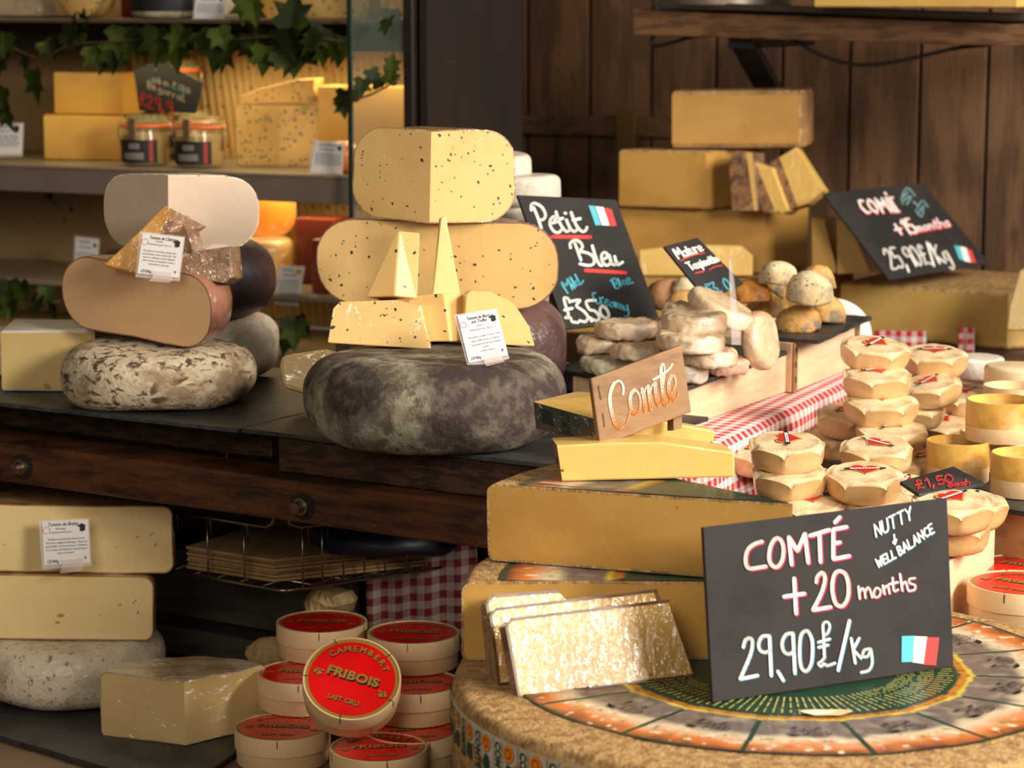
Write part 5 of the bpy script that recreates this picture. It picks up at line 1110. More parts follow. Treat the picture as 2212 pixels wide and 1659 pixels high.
def heart(label, px, py, z, rz=0, sc=1.0, tilt=(0, 0), dx=0):
    """py: row of the centre of the top face, z its level"""
    global h_used
    o = H0 if not h_used else copy_tree(H0); h_used = True
    P = onz(px, py, z); o.location = (P.x, P.y, z - .0287 * sc); o.rotation_euler = (Matrix.Rotation(radians(8 + tilt[0]), 4, 'X') @ Matrix.Rotation(radians(tilt[1]), 4, 'Y') @ Matrix.Rotation(radians(rz), 4, 'Z')).to_euler(); o.scale = (sc, sc, sc)
    o['label'] = label; o['group'] = 'paper-wrapped cheeses with heart labels'
    return o
L1, L2, L3, L4, L5 = [ZH + .0006 + .0297 * k for k in (1, 2, 3, 4, 5)]
heart('paper-wrapped heart cheese on top of the front left pile, label turned sideways', 1700, 949, L3, 80)
heart('paper-wrapped heart cheese second in the front left pile', 1707, 1009, L2, 25)
heart('paper-wrapped heart cheese at the bottom of the front left pile, above the big chalkboard', 1748, 1076, L1, 10)
heart('paper-wrapped heart cheese on top just above the middle of the big chalkboard', 1867, 1016, L2, -5)
heart('paper-wrapped heart cheese under the one above the middle of the big chalkboard', 1900, 1078, L1, 12)
heart('paper-wrapped heart cheese with slanted label behind the middle front pile', 1893, 958, L2, -50)
heart('plain paper-wrapped cheese peeping out right of the middle front pile', 2003, 984, L1, 30, .9)
heart('paper-wrapped heart cheese at the top of the tallest back stack', 1888, 740, L5, 50, tilt=(2, 4))
heart('paper-wrapped cheese second from the top of the tallest back stack', 1894, 800, L4, 15)
heart('paper-wrapped heart cheese third from the top of the tallest back stack', 1903, 858, L3, -3, 1.05)
heart('paper-wrapped heart cheese fourth from the top of the tallest back stack', 1925, 918, L2, 45)
heart('paper-wrapped cheese left of the third one in the tallest back stack, label hidden', 1836, 886, L2, 20)
heart('paper-wrapped cheese at lower left of the tallest back stack, beside the gingham', 1806, 932, L1, 75)
heart('paper-wrapped heart cheese on top of the second back stack, band across its heart', 2018, 757, L4, -8, 1.0)
heart('tilted paper-wrapped cheese second in the second back stack', 2012, 822, L3, 40, .95, tilt=(0, -8))
heart('paper-wrapped heart cheese right of the second back stack beside the bark-banded boxes', 2078, 844, L2, 12, .95)
heart('paper-wrapped heart cheese at the bottom of the second back stack', 2030, 905, L1, 35)
heart('small paper-wrapped cheese wedged between the two back stacks', 1975, 872, L2, 55, .9)
heart('paper-wrapped cheese left behind the front left pile, against the gingham', 1640, 968, L1, 20, .95)
heart('paper-wrapped cheese with only its folded corner seen left of the small price slate', 1955, 1040, L1, 60, .9)
heart('paper-wrapped cheese carrying the small price slate at right', 2056, 1074, L2, 33)
heart('paper-wrapped cheese at the bottom right, under the small price slate', 2052, 1120, L1, 5)
heart('paper-wrapped cheese behind the ones carrying the small price slate', 2095, 1075, L1, 48, .95)
heart('paper-wrapped cheese hidden low between the front piles', 1805, 1040, L1, 15)
heart('paper-wrapped cheese at the bottom of the tallest back stack', 1930, 985, L1, 15)
# ------------------------------------------------------------------ bark-banded cheeses at the right edge
bark = mat('bark_yellow', (222, 174, 84), (186, 128, 48), scale=9, rough=.4, bump=.15, coat=.3, crough=.2, c3=(236, 204, 140), scale3=5)
inner_c = mat('cheese_inside', (214, 184, 140), (190, 150, 106), scale=20, rough=.35, bump=.5, bscale=50, coat=1, cbump=.8, cscale=60, crough=.05)
def barkcheese(label, px, py, z, wpx, h1, h2, m1=None, m2=None):
    P = onz(px, py, z); R = wpx * mpp(P) / 2; t = thing('boxed_cheese', label, 'cheese', (P.x, P.y, z - h1 - h2), group='bark-banded boxed cheeses')
    b = MB(); b.lathe([(0, .0005), (R * .98, .0005), (R, .002), (R, h2), (R * .94, h2), (R * .94, .004)], 48); b.build('box', m2 or wood_pale, t, smooth=True, angle=40)
    if h1 > 0:
        b = MB(); b.lathe([(R * .945, h2 * .4), (R * .99, h2 + .0003), (R, h2 + .003), (R * 1.0, h1 + h2), (R * .96, h1 + h2 + .0006), (R * .95, h1 + h2 - .003), (R * .94, h2)], 48); b.build('bark_band', m1 or bark, t, smooth=True, angle=60)
    b = MB(); b.lathe([(0, h1 + h2 - .009), (R * .5, h1 + h2 - .008), (R * .94, h1 + h2 - .01), (R * .94, .005), (0, .005)], 40); b.displace(.0015, 50, px); b.build('cheese', inner_c, t, smooth=True, angle=60)
    return t
zE = 1.0386
barkcheese('yellow bark-banded cheese behind the small price slate', 2070, 951, zE + .048, 136, .030, .018)
barkcheese('tall yellow bark-banded cheese at the right edge, on top of another', 2163, 863, zE + .094, 150, .030, .018)
barkcheese('pale wooden cheese box under the tall bark-banded one at right', 2150, 930, zE + .0455, 150, .0, .045, m2=wood_pale)
barkcheese('yellow bark-banded cheese in the lower right, cut by the right picture edge', 2215, 978, zE + .048, 146, .028, .02)
barkcheese('pale empty-topped box behind the tall bark-banded cheese', 2190, 832, zE + .09, 130, .0, .09, m2=wood_pale)
c = onz(2112, 770, 1.118); wheel('bloomy_cheese', 'white wrapped round in film behind the second heart stack at right', (c.x, c.y, 1.118 - .032), .037, .032, .006, r_white, seed=3)
c = onz(2112, 805, 1.0855); wheel('bloomy_cheese', 'pale round under the white wrapped round in film at right', (c.x + .012, c.y - .03, 1.0855 - .047), .042, .046, .006, r_white, seed=5)
c = onz(2205, 785, 1.13); wheel('bloomy_cheese', 'pale flat round cut by the right picture edge behind the boxes', (c.x, c.y, 1.13 - .092), .046, .09, .006, mat('rind_cream', (226, 200, 160), (208, 178, 136), scale=12, rough=.6), seed=6)
c = at(2202, 735, 3.75); 
# ------------------------------------------------------------------ the big uncut wheel
WC = Vector((.248, 2.103, .9005)); WR, WH = .302, .0995
t = thing('uncut_cheese', 'big uncut Comté wheel with printed paper disc and banded side at lower right', 'cheese', WC); WHEEL = t
pr = [(0, WH), (WR * .5, WH), (WR - .012, WH), (WR - .006, WH - .001), (WR - .002, WH - .004), (WR, WH - .009), (WR + .001, WH * .5), (WR - .001, .008), (WR - .008, 0), (0, 0)]
b = MB(); b.lathe(pr, 180); b.displace(.0008, 60, 5); b.build('rind', r_comte, t, smooth=True, weld=True, angle=60)
grey_, white_, orange_, brown_, green_, gold_, yel_ = [Vector(lin(*c)[:3]) for c in ((112, 98, 90), (214, 194, 160), (206, 116, 50), (122, 60, 38), (12, 54, 34), (184, 118, 40), (206, 180, 66))]
DR = .258
def disc_col(r, th):
    """printed colours of the paper disc: green centre, gold ring, pictures between green spokes"""
    seg = 2 * pi / 15; q = (th + radians(57)) / seg; f = q - math.floor(q); off = abs(f - round(f)) * seg * r      # distance to nearest spoke
    poly = cos((f - .5) * seg) / cos(seg / 2) * .9 + .1
    rr = r * (cos((f - .5) * seg))                       # straight inner edges between the spokes
    nzv = noise.noise(Vector((r * cos(th) * 60, r * sin(th) * 60, 3))); n2 = noise.noise(Vector((r * cos(th) * 160, r * sin(th) * 160, 9)))
    if rr < .150:
        return green_ * (1 + .15 * nzv) if r > .062 or r < .058 else Vector(lin(170, 60, 40)[:3])
    if rr < .1575: return gold_ * (1 if n2 < .15 else .55)
    if rr < .162: return yel_
    if off < .0024 or r > DR - .004: return green_
    x = (rr - .162) / (DR - .166) + .10 * nzv
    if x < .42: c = grey_.lerp(white_, max(0, nzv * .5)); c = c * (.8 + .35 * (n2 + .5))
    elif x < .56: c = grey_.lerp(white_, (x - .42) / .14)
    elif x < .82: c = white_.lerp(orange_, (x - .56) / .26)
    else: c = orange_.lerp(brown_, min(1, (x - .82) / .16))
    if x > .55:
        n3 = noise.noise(Vector((r * cos(th) * 110, r * sin(th) * 110, 21)))
        if n3 > .42: c = c.lerp(Vector(lin(246, 226, 190)[:3]), .8)
        elif n3 < -.45: c = c.lerp(Vector(lin(104, 128, 50)[:3]), .7)
        elif n2 > .5: c = c.lerp(Vector(lin(190, 60, 30)[:3]), .7)
    return c
b = MB(); NA, NR = 1400, 100; cols = []; vs = []
dc = Vector((.004, .016, WH + .0009))
for i in range(NA):
    th = 2 * pi * i / NA; wv = .0022 * max(0, noise.noise(Vector((cos(th) * 4, sin(th) * 4, 2)))) + .0004
    for j in range(NR + 1):
        r = DR * j / NR * (1 + (.012 * noise.noise(Vector((cos(th) * 5, sin(th) * 5, 7))) if j == NR else 0))
        vs.append((dc.x + r * cos(th), dc.y + r * sin(th), dc.z + wv * (j / NR) ** 6 + .0005 * noise.noise(Vector((r * cos(th) * 45, r * sin(th) * 45, 1)))))
        c = disc_col(DR * j / NR, th); cols.append((c.x, c.y, c.z, 1))
fs = [(i * (NR + 1) + j, ((i + 0) * (NR + 1)) + j + 1, ((i + 1) % NA) * (NR + 1) + j + 1, ((i + 1) % NA) * (NR + 1) + j) for i in range(NA) for j in range(NR)]
fs = [tuple(reversed(f)) for f in fs]; b.add(vs, [tuple(reversed(f)) for f in fs]); b.c = cols
disc_m = vcol('printed_disc', rough=.5, coat=.15, bump=.15, bscale=70); b.build('paper_disc', disc_m, t, smooth=True); disc = t.children[-1]
# tiny radial print on the green centre, sketches in each picture
b = MB(); rnd = random.Random(5); zl = dc.z + .0011
for k in range(120):
    th = 2 * pi * k / 120; ca, sa = cos(th), sin(th); r = .098
    while r < .1455:
        l = rnd.uniform(.0010, .0019)
        if rnd.random() > .12 and not (.112 < r < .1145) and not (.129 < r < .1315):
            wd = rnd.uniform(.0006, .0009); q = [(r, -wd), (r + l, -wd), (r + l, wd), (r, wd)]
            b.add([(dc.x + p * ca - s_ * sa, dc.y + p * sa + s_ * ca, zl) for p, s_ in q], [(0, 1, 2, 3)])
        r += l + .0005
b.build('radial_print', mat('print_yellow', (206, 196, 100), rough=.5), disc)
b = MB()
for k in range(15):
    thc = -radians(57) + 2 * pi * (k + .5) / 15
    def sm(x, y): # x along the rim, y inwards (m), centre of the picture
        a = thc + x / .2; r = .199 - y; return (dc.x + r * cos(a), dc.y + r * sin(a), zl + .0004)
    for st in ([(.004, -.008), (.012, -.010), (.020, -.008), (.022, -.002), (.016, .003), (.008, .002), (.003, -.002), (.004, -.008)], [(.010, -.009), (.008, .001)], [(.014, -.0095), (.013, .002)], [(.018, -.009), (.018, .002)],
               [(-.014, -.006), (-.008, -.010), (0, -.009), (.003, -.004)], [(-.012, -.003), (-.006, .002), (.0, .004), (.006, .008)], [(-.006, .002), (-.010, .009)], [(0, .004), (.001, .012)], [(.006, .004), (.012, .010)]):
        ribbon(b, st, .0010, sm)
    b.add([sm(-.016, -.006), sm(-.010, -.011), sm(-.003, -.0095), sm(-.006, -.006)], [(0, 1, 2, 3)]); b.add([sm(-.011, .012), sm(-.007, .009), sm(-.004, .012), sm(-.008, .0145)], [(0, 1, 2, 3)])
    b.add([sm(.010, .011), sm(.015, .009), sm(.017, .012), sm(.013, .013)], [(0, 1, 2, 3)])
b.build('sketches', mat('print_black', (36, 26, 34), rough=.5), disc)
b = MB(); tp = onz(1862, 1545, 1.0005) - WC   # torn patch
b.add([(tp.x - .03 + .02 * cos(a) * (1 + .25 * sin(3 * a)) , tp.y + .012 * sin(a) * (1 + .3 * cos(2 * a)), WH + .003) for a in [2 * pi * k / 18 for k in range(18)]], [tuple(range(18))])
b.build('torn_patch', mat('torn_paper', (214, 186, 140), (236, 222, 196), scale=40, rough=.8, bump=.4), disc)
# side band
BR = WR + .0022
def bandmap(a0, zt): return lambda s_, d: (BR * cos(a0 + s_ / BR), BR * sin(a0 + s_ / BR), zt - d)
band_m = mat('band_paper', (206, 192, 170), (180, 166, 144), scale=14, rough=.6, bump=.15); print_green = mat('print_green', (34, 66, 50), rough=.6); med_o = mat('medal_orange', (226, 142, 30), rough=.5); med_r = mat('medal_red', (190, 62, 24), rough=.5)
def band(a0, a1, zt0, zt1, hgt, n_seg=60):
    b = MB(); vs = []
    for i in range(n_seg + 1):
        a = a0 + (a1 - a0) * i / n_seg; z = zt0 + (zt1 - zt0) * i / n_seg
        for r in (BR - .0015,): vs += [(r * cos(a), r * sin(a), z), (r * cos(a), r * sin(a), z - hgt)]
    b.add(vs, [(2 * i, 2 * i + 1, 2 * i + 3, 2 * i + 2) for i in range(n_seg)]); b.build('side_band', band_m, t); return t.children[-1]
def lift(fm): return lambda x, y: Vector(fm(x, y))
def units(par, a0, a1, zt0, zt1, pitch=.0370):
    n = int((a1 - a0) * BR / pitch); g, o_, r_ = MB(), MB(), MB()
    for k in range(n):
        f0 = k / max(n, 1); s0 = k * pitch + .001; z = zt0 + (zt1 - zt0) * f0; fm = bandmap(a0, z)
        text_on(g, 'COMTÉ', .0118, lambda x, y: fm(s0 + .0095 + y, .0195 + x), bold=.035, fit=.033)
        for sx in (.0025, .0165): g.add([fm(s0 + sx, .001), fm(s0 + sx + .0006, .001), fm(s0 + sx + .0006, .038), fm(s0 + sx, .038)], [(0, 1, 2, 3)])
        c = (s0 + .0262, .0095)
        for m_, rr in ((o_, .0078), (r_, .0050)): m_.add([tuple(Vector(fm(c[0] + rr * cos(q), c[1] + rr * sin(q)))* (1 if m_ is o_ else 1.0004)) for q in [2 * pi * j / 24 for j in range(24)]], [tuple(range(24))])
        o_.add([tuple(Vector(fm(c[0] + (.0021 if j % 2 else .0038) * cos(q), c[1] + (.0021 if j % 2 else .0038) * sin(q))) * 1.0008) for j, q in [(j, 2 * pi * j / 20) for j in range(20)]], [tuple(range(20))])
        # bell
        bx, by = s0 + .0265, .026; g.add([fm(bx + x, by + y) for x, y in ((-.002, -.007), (.003, -.0065), (.0055, -.002), (.0072, .006), (.004, .0085), (-.0035, .0065), (-.0065, .002), (-.0045, -.003))], [tuple(range(8))])
        for k2 in range(2): g.add([fm(bx + x, by + y) for x, y in ((-.006 + k2 * .004, -.0075), (-.0055 + k2 * .004, -.0082), (.001 + k2 * .003, -.0102), (.0008 + k2 * .003, -.0095))], [(0, 1, 2, 3)])
    g.build('band_print', print_green, par); o_.build('medals', med_o, par); r_.build('medal_centres', med_r, par)
ZT = WH - .011
bd = band(-pi - .1, radians(-111), ZT, ZT, .0405); units(bd, -pi - .1, radians(-111), ZT, ZT)
bd = band(radians(-111), radians(-95.5), ZT - .001, ZT - .003, .041, 20); fm = bandmap(radians(-111), ZT - .002); b = MB()
text_on(b, 'ETS RIVOIRE JACQUEMIN', .008, lambda x, y: fm(.042 + x, .0065 - y), shear=.15, bold=.01, fit=.052); text_on(b, '39570 MONTMOROT', .006, lambda x, y: fm(.034 + x, .0115 - y), shear=.15, fit=.032); text_on(b, 'F.A.F.E.', .008, lambda x, y: fm(.026 + x, .0175 - y), shear=.15, bold=.01, fit=.018)
b.build('address_print', ink_grey, bd)
bd = band(radians(-95.5), radians(-62), ZT - .0085, ZT - .0075, .035); units(bd, radians(-94), radians(-63), ZT - .0085, ZT - .0085)
bd = band(radians(-62), radians(20), ZT - .004, ZT + .004, .0405); units(bd, radians(-60.5), radians(20), ZT - .0035, ZT + .004, pitch=.0355)
# ------------------------------------------------------------------ cut comté pieces on the wheel
zW = 1.0012
AP = Vector((.250, 2.146, zW))
disc_part = mat('printed_top', (112, 96, 70), (52, 66, 42), scale=22, lo=.45, hi=.55, rough=.45, c3=(150, 92, 52), scale3=14, lo3=.55, hi3=.65, coat=.3)
r_top = r_comte
wedge('cheese_wedge', 'lower quarter of Comté lying on the big wheel behind three wrapped slices', AP, .296, .0735, .010, 92, 180.5, r_comte, p_comte, seed=21, amp=.0012, edge=.0022, rb=.008)
LQ = bpy.data.objects[[o.name for o in COL.objects if o.get('label', '').startswith('lower quarter')][0]]
def sector(parent, R0, R1, a0, a1, z, colfn, name, m, n=90, nr=40):
    vs, cols = [], []
    for i in range(n + 1):
        a = radians(a0 + (a1 - a0) * i / n)
        for j in range(nr + 1): r = R0 + (R1 - R0) * j / nr; vs.append((r * cos(a), r * sin(a), z + .0004 * noise.noise(Vector((r * cos(a) * 50, r * sin(a) * 50, 4))))); c = colfn(r, a); cols.append((c.x, c.y, c.z, 1))
    b = MB(); b.add(vs, [(i * (nr + 1) + j, i * (nr + 1) + j + 1, (i + 1) * (nr + 1) + j + 1, (i + 1) * (nr + 1) + j) for i in range(n) for j in range(nr)]); b.c = cols
    return b.build(name, m, parent, smooth=True)
sector(LQ, .05, .262, 93, 179.4, .0742, lambda r, a: disc_col(r, a), 'paper_print', disc_m)
AP2 = Vector((.2535, 2.130, zW + .0755))
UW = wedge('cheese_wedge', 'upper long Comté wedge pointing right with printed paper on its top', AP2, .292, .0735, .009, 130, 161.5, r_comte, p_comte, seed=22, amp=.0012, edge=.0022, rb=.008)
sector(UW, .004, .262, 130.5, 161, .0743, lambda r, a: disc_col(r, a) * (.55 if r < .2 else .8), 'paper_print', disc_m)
zU = zW + .0755 + .0750
def frontblock(name, label, pts, P, yaw, tilt, dep, ridx, m2, lean=None, bev=.002):
    h, u, n = tilted_plane(P, yaw, tilt); f = pix(pts, P, n); k = len(f)
    tv = [-n * dep + (lean[i] if lean else Vector((0, 0, 0))) for i in range(k)]
    return solid(name, label, f, dep, r_tan, m2, n, rindsides=ridx, th_vec=tv, bev=bev)
P = onz(1215, 1040, zU)
frontblock('cheese_wedge', 'Comté block in cling film on the long wedge, below the wooden Comté sign', [(1215, 1040), (1203, 962), (1320, 956), (1430, 955), (1587, 977), (1587, 1031)], P, 5, 2, .05, (0,), p_comte_l)
P = onz(1372, 968, zU + .004)
frontblock('cheese_wedge', 'golden Comté piece behind the wrapped block, right of the wooden sign', [(1350, 968), (1362, 912), (1405, 905), (1545, 930), (1541, 965)], Vector((P.x, 2.325, P.z)), 12, 3, .03, (), p_comte_l)
# wedge with printed rind pointing left
t = thing('cheese_wedge', 'Comté wedge with dark printed rind poking out left of the wooden sign', 'cheese', Vector((at(1215, 950, 2.30).x, 2.30, zU + .030)))
g = [(1152, 868), (1285, 905), (1287, 962), (1158, 925)]; P = at(1152, 925, 2.36); h, u, n = tilted_plane(P, -28, 2); f = pix(g, P, n); bk = [onz(1245, 846, f[0].z), onz(1330, 850, f[0].z)]
b = MB(); b.add([f[3], f[2], f[1], f[0]], [(0, 1, 2, 3)]); b.build('rind', mat('rind_printed', (92, 70, 52), (60, 62, 50), scale=20, rough=.5, bump=.3, coat=.5, cbump=.3), t, world=True)
b = MB(); dn = Vector((0, 0, f[3].z - f[0].z)); b.add([f[0], f[1], bk[1], bk[0], f[3], f[2], bk[1] + dn, bk[0] + dn], [(0, 1, 2, 3), (7, 6, 5, 4), (1, 5, 6, 2), (2, 6, 7, 3), (3, 7, 4, 0)]); b.build('paste', p_comte_l, t, world=True)
b = MB(); W = lambda uu, vv: (f[0] * (1 - uu) + f[1] * uu) * (1 - vv) + (f[3] * (1 - uu) + f[2] * uu) * vv + n * .0007
text_on(b, 'COMTÉ', .9, lambda x, y: W(.5 + y * .22, .5 + x), bold=.03, fit=.8); b.add([W(.1, .15), W(.3, .2), W(.32, .75), (W(.12, .7))], [(0, 1, 2, 3)]); b.build('print', mat('print_dark', (34, 44, 38), rough=.5), t.children[0], world=True)
sp_ = thing('cheese_wedge', 'low Comté piece supporting the wedge with printed rind', 'cheese', Vector((f[3].x, f[3].y, zU - .002)))
b = MB(); q = [f[3] + Vector((.03, .012, 0)), f[2] + Vector((0, .012, 0)), bk[1] + dn, bk[0] + dn]; b.add([Vector((p.x, p.y, zU)) for p in q] + [Vector((p.x, p.y, f[3].z - .0008)) for p in q], [(3, 2, 1, 0), (4, 5, 6, 7)] + [(i, (i + 1) % 4, 4 + (i + 1) % 4, 4 + i) for i in range(4)]); b.build('paste', p_comte_l, sp_, world=True)
# three wrapped slices leaning on the lower quarter
r_rim = mat('rind_rim', (104, 72, 44), (80, 54, 34), scale=60, rough=.4)
for i, (pts, by, lab) in enumerate((([(1122, 1506), (1094, 1352), (1105, 1338), (1443, 1298), (1500, 1458)], 2.030, 'front one of the three film-wrapped slices, its film glaring white'),
                       ([(1078, 1478), (1060, 1330), (1072, 1316), (1416, 1276), (1424, 1300), (1470, 1440)], 2.064, 'middle one of the three film-wrapped slices leaning on the lower quarter'),
                       ([(1068, 1462), (1052, 1302), (1064, 1288), (1394, 1263), (1440, 1430)], 2.096, 'rearmost of the three film-wrapped slices leaning on the lower quarter'))):
    P = onz(pts[0][0], pts[0][1], zW + .001); P = at(pts[0][0], pts[0][1], by); h, u, n = tilted_plane(P, 21, 20); f = pix(pts, P, n); k = len(f)
    solid('cheese_slice', lab, f, .019, r_film_brown, p_comte_film, n, rindsides=(0, 1, 2, 4), th_vec=[-n * .019] * k, group='three wrapped slices on the big wheel', bev=.0015)
    rb = MB(); lp = [pts[k - 1]] + list(pts[:k - 1]) if False else [pts[-1], pts[0]] + list(pts[1:-1])
    ribbon(rb, lp, 6, lambda x, y: onplane(x, y, P, n) + n * .0006, curved=False)
    rb.build('rind_rim', r_rim, [o for o in COL.objects if o.get('label') == lab][0], world=True)
# ------------------------------------------------------------------ signs
def sign(label, quad, P, yaw, tilt, th=.004, m=board, cat='sign', name='chalk_sign', bev=.0006):
    h, u, n = tilted_plane(P, yaw, tilt); t = thing(name, label, cat, (P.x, P.y, P.z)); f = pix(quad, P, n)
    b = MB(); b.hexa(f, -n * th); b.build('board', m, t, world=True, bevel=bev); return t, P, n
PB = onz(1540, 1518, zW + .001)
t, P, n = sign('big chalkboard COMTÉ +20 months standing on the uncut wheel', [(1540, 1518), (2060, 1440), (2046, 1076), (1519, 1140)], PB, 26, 8, .0045)
Z1 = (1500, 1060, 3.457)
S = [[(497, 380), (440, 400), (395, 440), (378, 500), (385, 560), (415, 580), (465, 575), (525, 565)], [(605, 355), (570, 400), (553, 480), (565, 545), (610, 570), (650, 520), (660, 430), (640, 370), (605, 355)]]
SS = [[(722, 550), (700, 345)], [(700, 345), (765, 450)], [(765, 450), (820, 320)], [(820, 320), (845, 535)], [(860, 335), (1000, 292)], [(928, 315), (937, 530)], [(1130, 270), (1032, 288)], [(1032, 288), (1032, 510)], [(1032, 395), (1080, 385)], [(1032, 510), (1150, 487)], [(1045, 235), (1080, 198)],
      [(740, 655), (755, 915)], [(665, 790), (815, 768)]]
S += [[(905, 680), (915, 640), (950, 612), (970, 660), (945, 760), (880, 890)]]; SS += [[(880, 890), (1010, 868)]]
S += [[(1070, 600), (1035, 640), (1025, 740), (1050, 840), (1100, 860), (1140, 800), (1145, 700), (1120, 620), (1070, 600)]]
M_ = [[(1220, 715), (1230, 805)], [(1228, 760), (1248, 728), (1265, 750), (1272, 798)], [(1270, 755), (1290, 722), (1308, 745), (1322, 795)], [(1355, 725), (1335, 760), (1345, 795), (1375, 785), (1385, 745), (1355, 725)], [(1402, 708), (1415, 770)], [(1412, 730), (1438, 708), (1452, 765)], [(1475, 650), (1485, 745), (1515, 738)], [(1450, 697), (1512, 683)], [(1530, 622), (1548, 745)], [(1545, 705), (1572, 680), (1588, 735)], [(1640, 652), (1600, 660), (1605, 690), (1642, 705), (1638, 738), (1595, 748)]]
E_ = [[(360, 1165), (375, 1115), (410, 1100), (428, 1135), (410, 1230), (335, 1405)], [(555, 1082), (500, 1088), (475, 1140), (485, 1190), (525, 1205), (560, 1190)], [(730, 1062), (680, 1072), (650, 1130), (660, 1195), (700, 1218), (738, 1195)], [(825, 1045), (790, 1080), (780, 1190), (790, 1310), (830, 1345), (870, 1280), (875, 1130), (850, 1060), (825, 1045)]]
E2 = [[(335, 1405), (465, 1378)], [(555, 1082), (568, 1378)], [(618, 1348), (658, 1415)], [(730, 1062), (745, 1362)], [(1152, 970), (1068, 1338)]]
F_ = [[(965, 1250), (960, 1100), (955, 1000), (985, 978), (1005, 1010), (990, 1060), (962, 1080)], [(920, 1130), (1005, 1105)], [(922, 1168), (992, 1150)], [(968, 1240), (945, 1270), (920, 1290), (940, 1310), (965, 1290), (985, 1305), (1043, 1285)], [(1165, 1100), (1195, 1285)], [(1225, 1100), (1180, 1185)], [(1180, 1185), (1238, 1248)], [(1305, 1178), (1262, 1190), (1252, 1235), (1290, 1232), (1312, 1180)], [(1312, 1180), (1322, 1280), (1298, 1338), (1240, 1355)]]
N_ = stroke_text('NUTTY', (1338, 252), (66, -33), (14, 92)) + stroke_text('&', (1468, 325), (55, -20), (12, 78)) + stroke_text('WELL', (1348, 512), (46, -26), (16, 62)) + stroke_text('BALANCE', (1505, 420), (50, -34), (22, 64))
for nm, st, wd, sh, cur in (('lettering_shadow', S, 34, (8, 6), True), ('lettering_shadow', SS, 34, (8, 6), False), ('lettering_shadow', M_, 20, (6, 4), True)): lettering(t, nm, st, wd, chalk_pink, P, n, lift=.0006, zo=Z1, shift=sh, curved=cur)
for nm, st, wd, cur in (('price_shadow', E_, 28, True), ('price_shadow', E2, 28, False), ('price_shadow', F_, 22, True), ('note_shadow', N_, 12, False)): lettering(t, nm, st, wd, chalk_blue, P, n, lift=.0006, zo=Z1, shift=(5, 4), curved=cur)
for nm, st, wd, cur in (('lettering', S, 27, True), ('lettering', SS, 27, False), ('lettering', M_, 15, True), ('price', E_, 22, True), ('price', E2, 22, False), ('price', F_, 17, True), ('note', N_, 10, False)): lettering(t, nm, st, wd, chalk, P, n, lift=.0010, zo=Z1, curved=cur)
flag_ = lambda t, P, n, zo, A, B, Cc: (patch(t, 'flag_blue', [A], chalk_aqua, P, n, zo=zo), patch(t, 'flag_white', [B], chalk, P, n, zo=zo), patch(t, 'flag_red', [Cc], chalk_red, P, n, zo=zo))
flag_(t, P, n, Z1, [(1545, 1085), (1640, 1082), (1632, 1278), (1543, 1280)], [(1640, 1086), (1735, 1090), (1710, 1292), (1622, 1280)], [(1732, 1094), (1825, 1096), (1800, 1304), (1706, 1298)])
# Petit Bleu
PP = at(1222, 711, 3.135)
t, P, n = sign('tall chalkboard Petit Bleu £3,50 behind the small wrapped rounds', [(1222, 711), (1425, 690), (1331, 431), (1118, 421)], PP, 40, 30, .004)
Z2 = (1100, 400, 4.879)
S = [[(335, 455), (300, 350), (255, 240)], [(228, 265), (230, 210), (270, 195), (340, 235), (378, 310), (360, 360), (310, 370)], [(430, 400), (490, 392), (500, 350), (465, 335), (430, 370), (430, 430), (470, 490), (520, 500), (548, 470)], [(478, 372), (560, 352)], [(490, 285), (520, 380), (560, 450), (600, 490), (640, 470)], [(600, 370), (640, 460), (680, 490), (705, 478)], [(585, 297), (592, 300)], [(650, 292), (700, 420), (760, 488), (800, 480), (815, 448)], [(668, 372), (745, 355)],
     [(752, 790), (720, 700), (690, 620)], [(642, 660), (640, 615), (690, 582), (745, 605), (768, 655), (735, 700)], [(735, 700), (830, 720), (888, 770), (885, 830), (830, 848), (742, 832)], [(872, 642), (915, 780), (960, 848), (1000, 830)], [(980, 785), (1022, 765), (1025, 722), (990, 715), (968, 755), (985, 820), (1030, 848), (1070, 815)], [(1050, 742), (1075, 825), (1110, 840), (1130, 810)], [(1108, 755), (1135, 838), (1190, 815)],
     [(635, 1235), (610, 1195), (575, 1195), (590, 1270), (620, 1370), (590, 1400), (640, 1400), (660, 1440), (720, 1450)], [(580, 1318), (660, 1300)], [(655, 1225), (740, 1215), (705, 1275), (780, 1330), (825, 1390), (800, 1440), (740, 1430)], [(850, 1400), (865, 1435)], [(905, 1215), (810, 1228), (840, 1310), (900, 1330), (945, 1390), (920, 1430), (860, 1410)], [(960, 1290), (955, 1350), (1000, 1400), (1045, 1385), (1030, 1320), (985, 1280), (960, 1290)]]
lettering(t, 'lettering', S, 30, chalk_white2, P, n, zo=Z2); lettering(t, 'underline', [[(455, 545), (850, 550)], [(800, 900), (1220, 925)]], 38, chalk_red, P, n, zo=Z2)
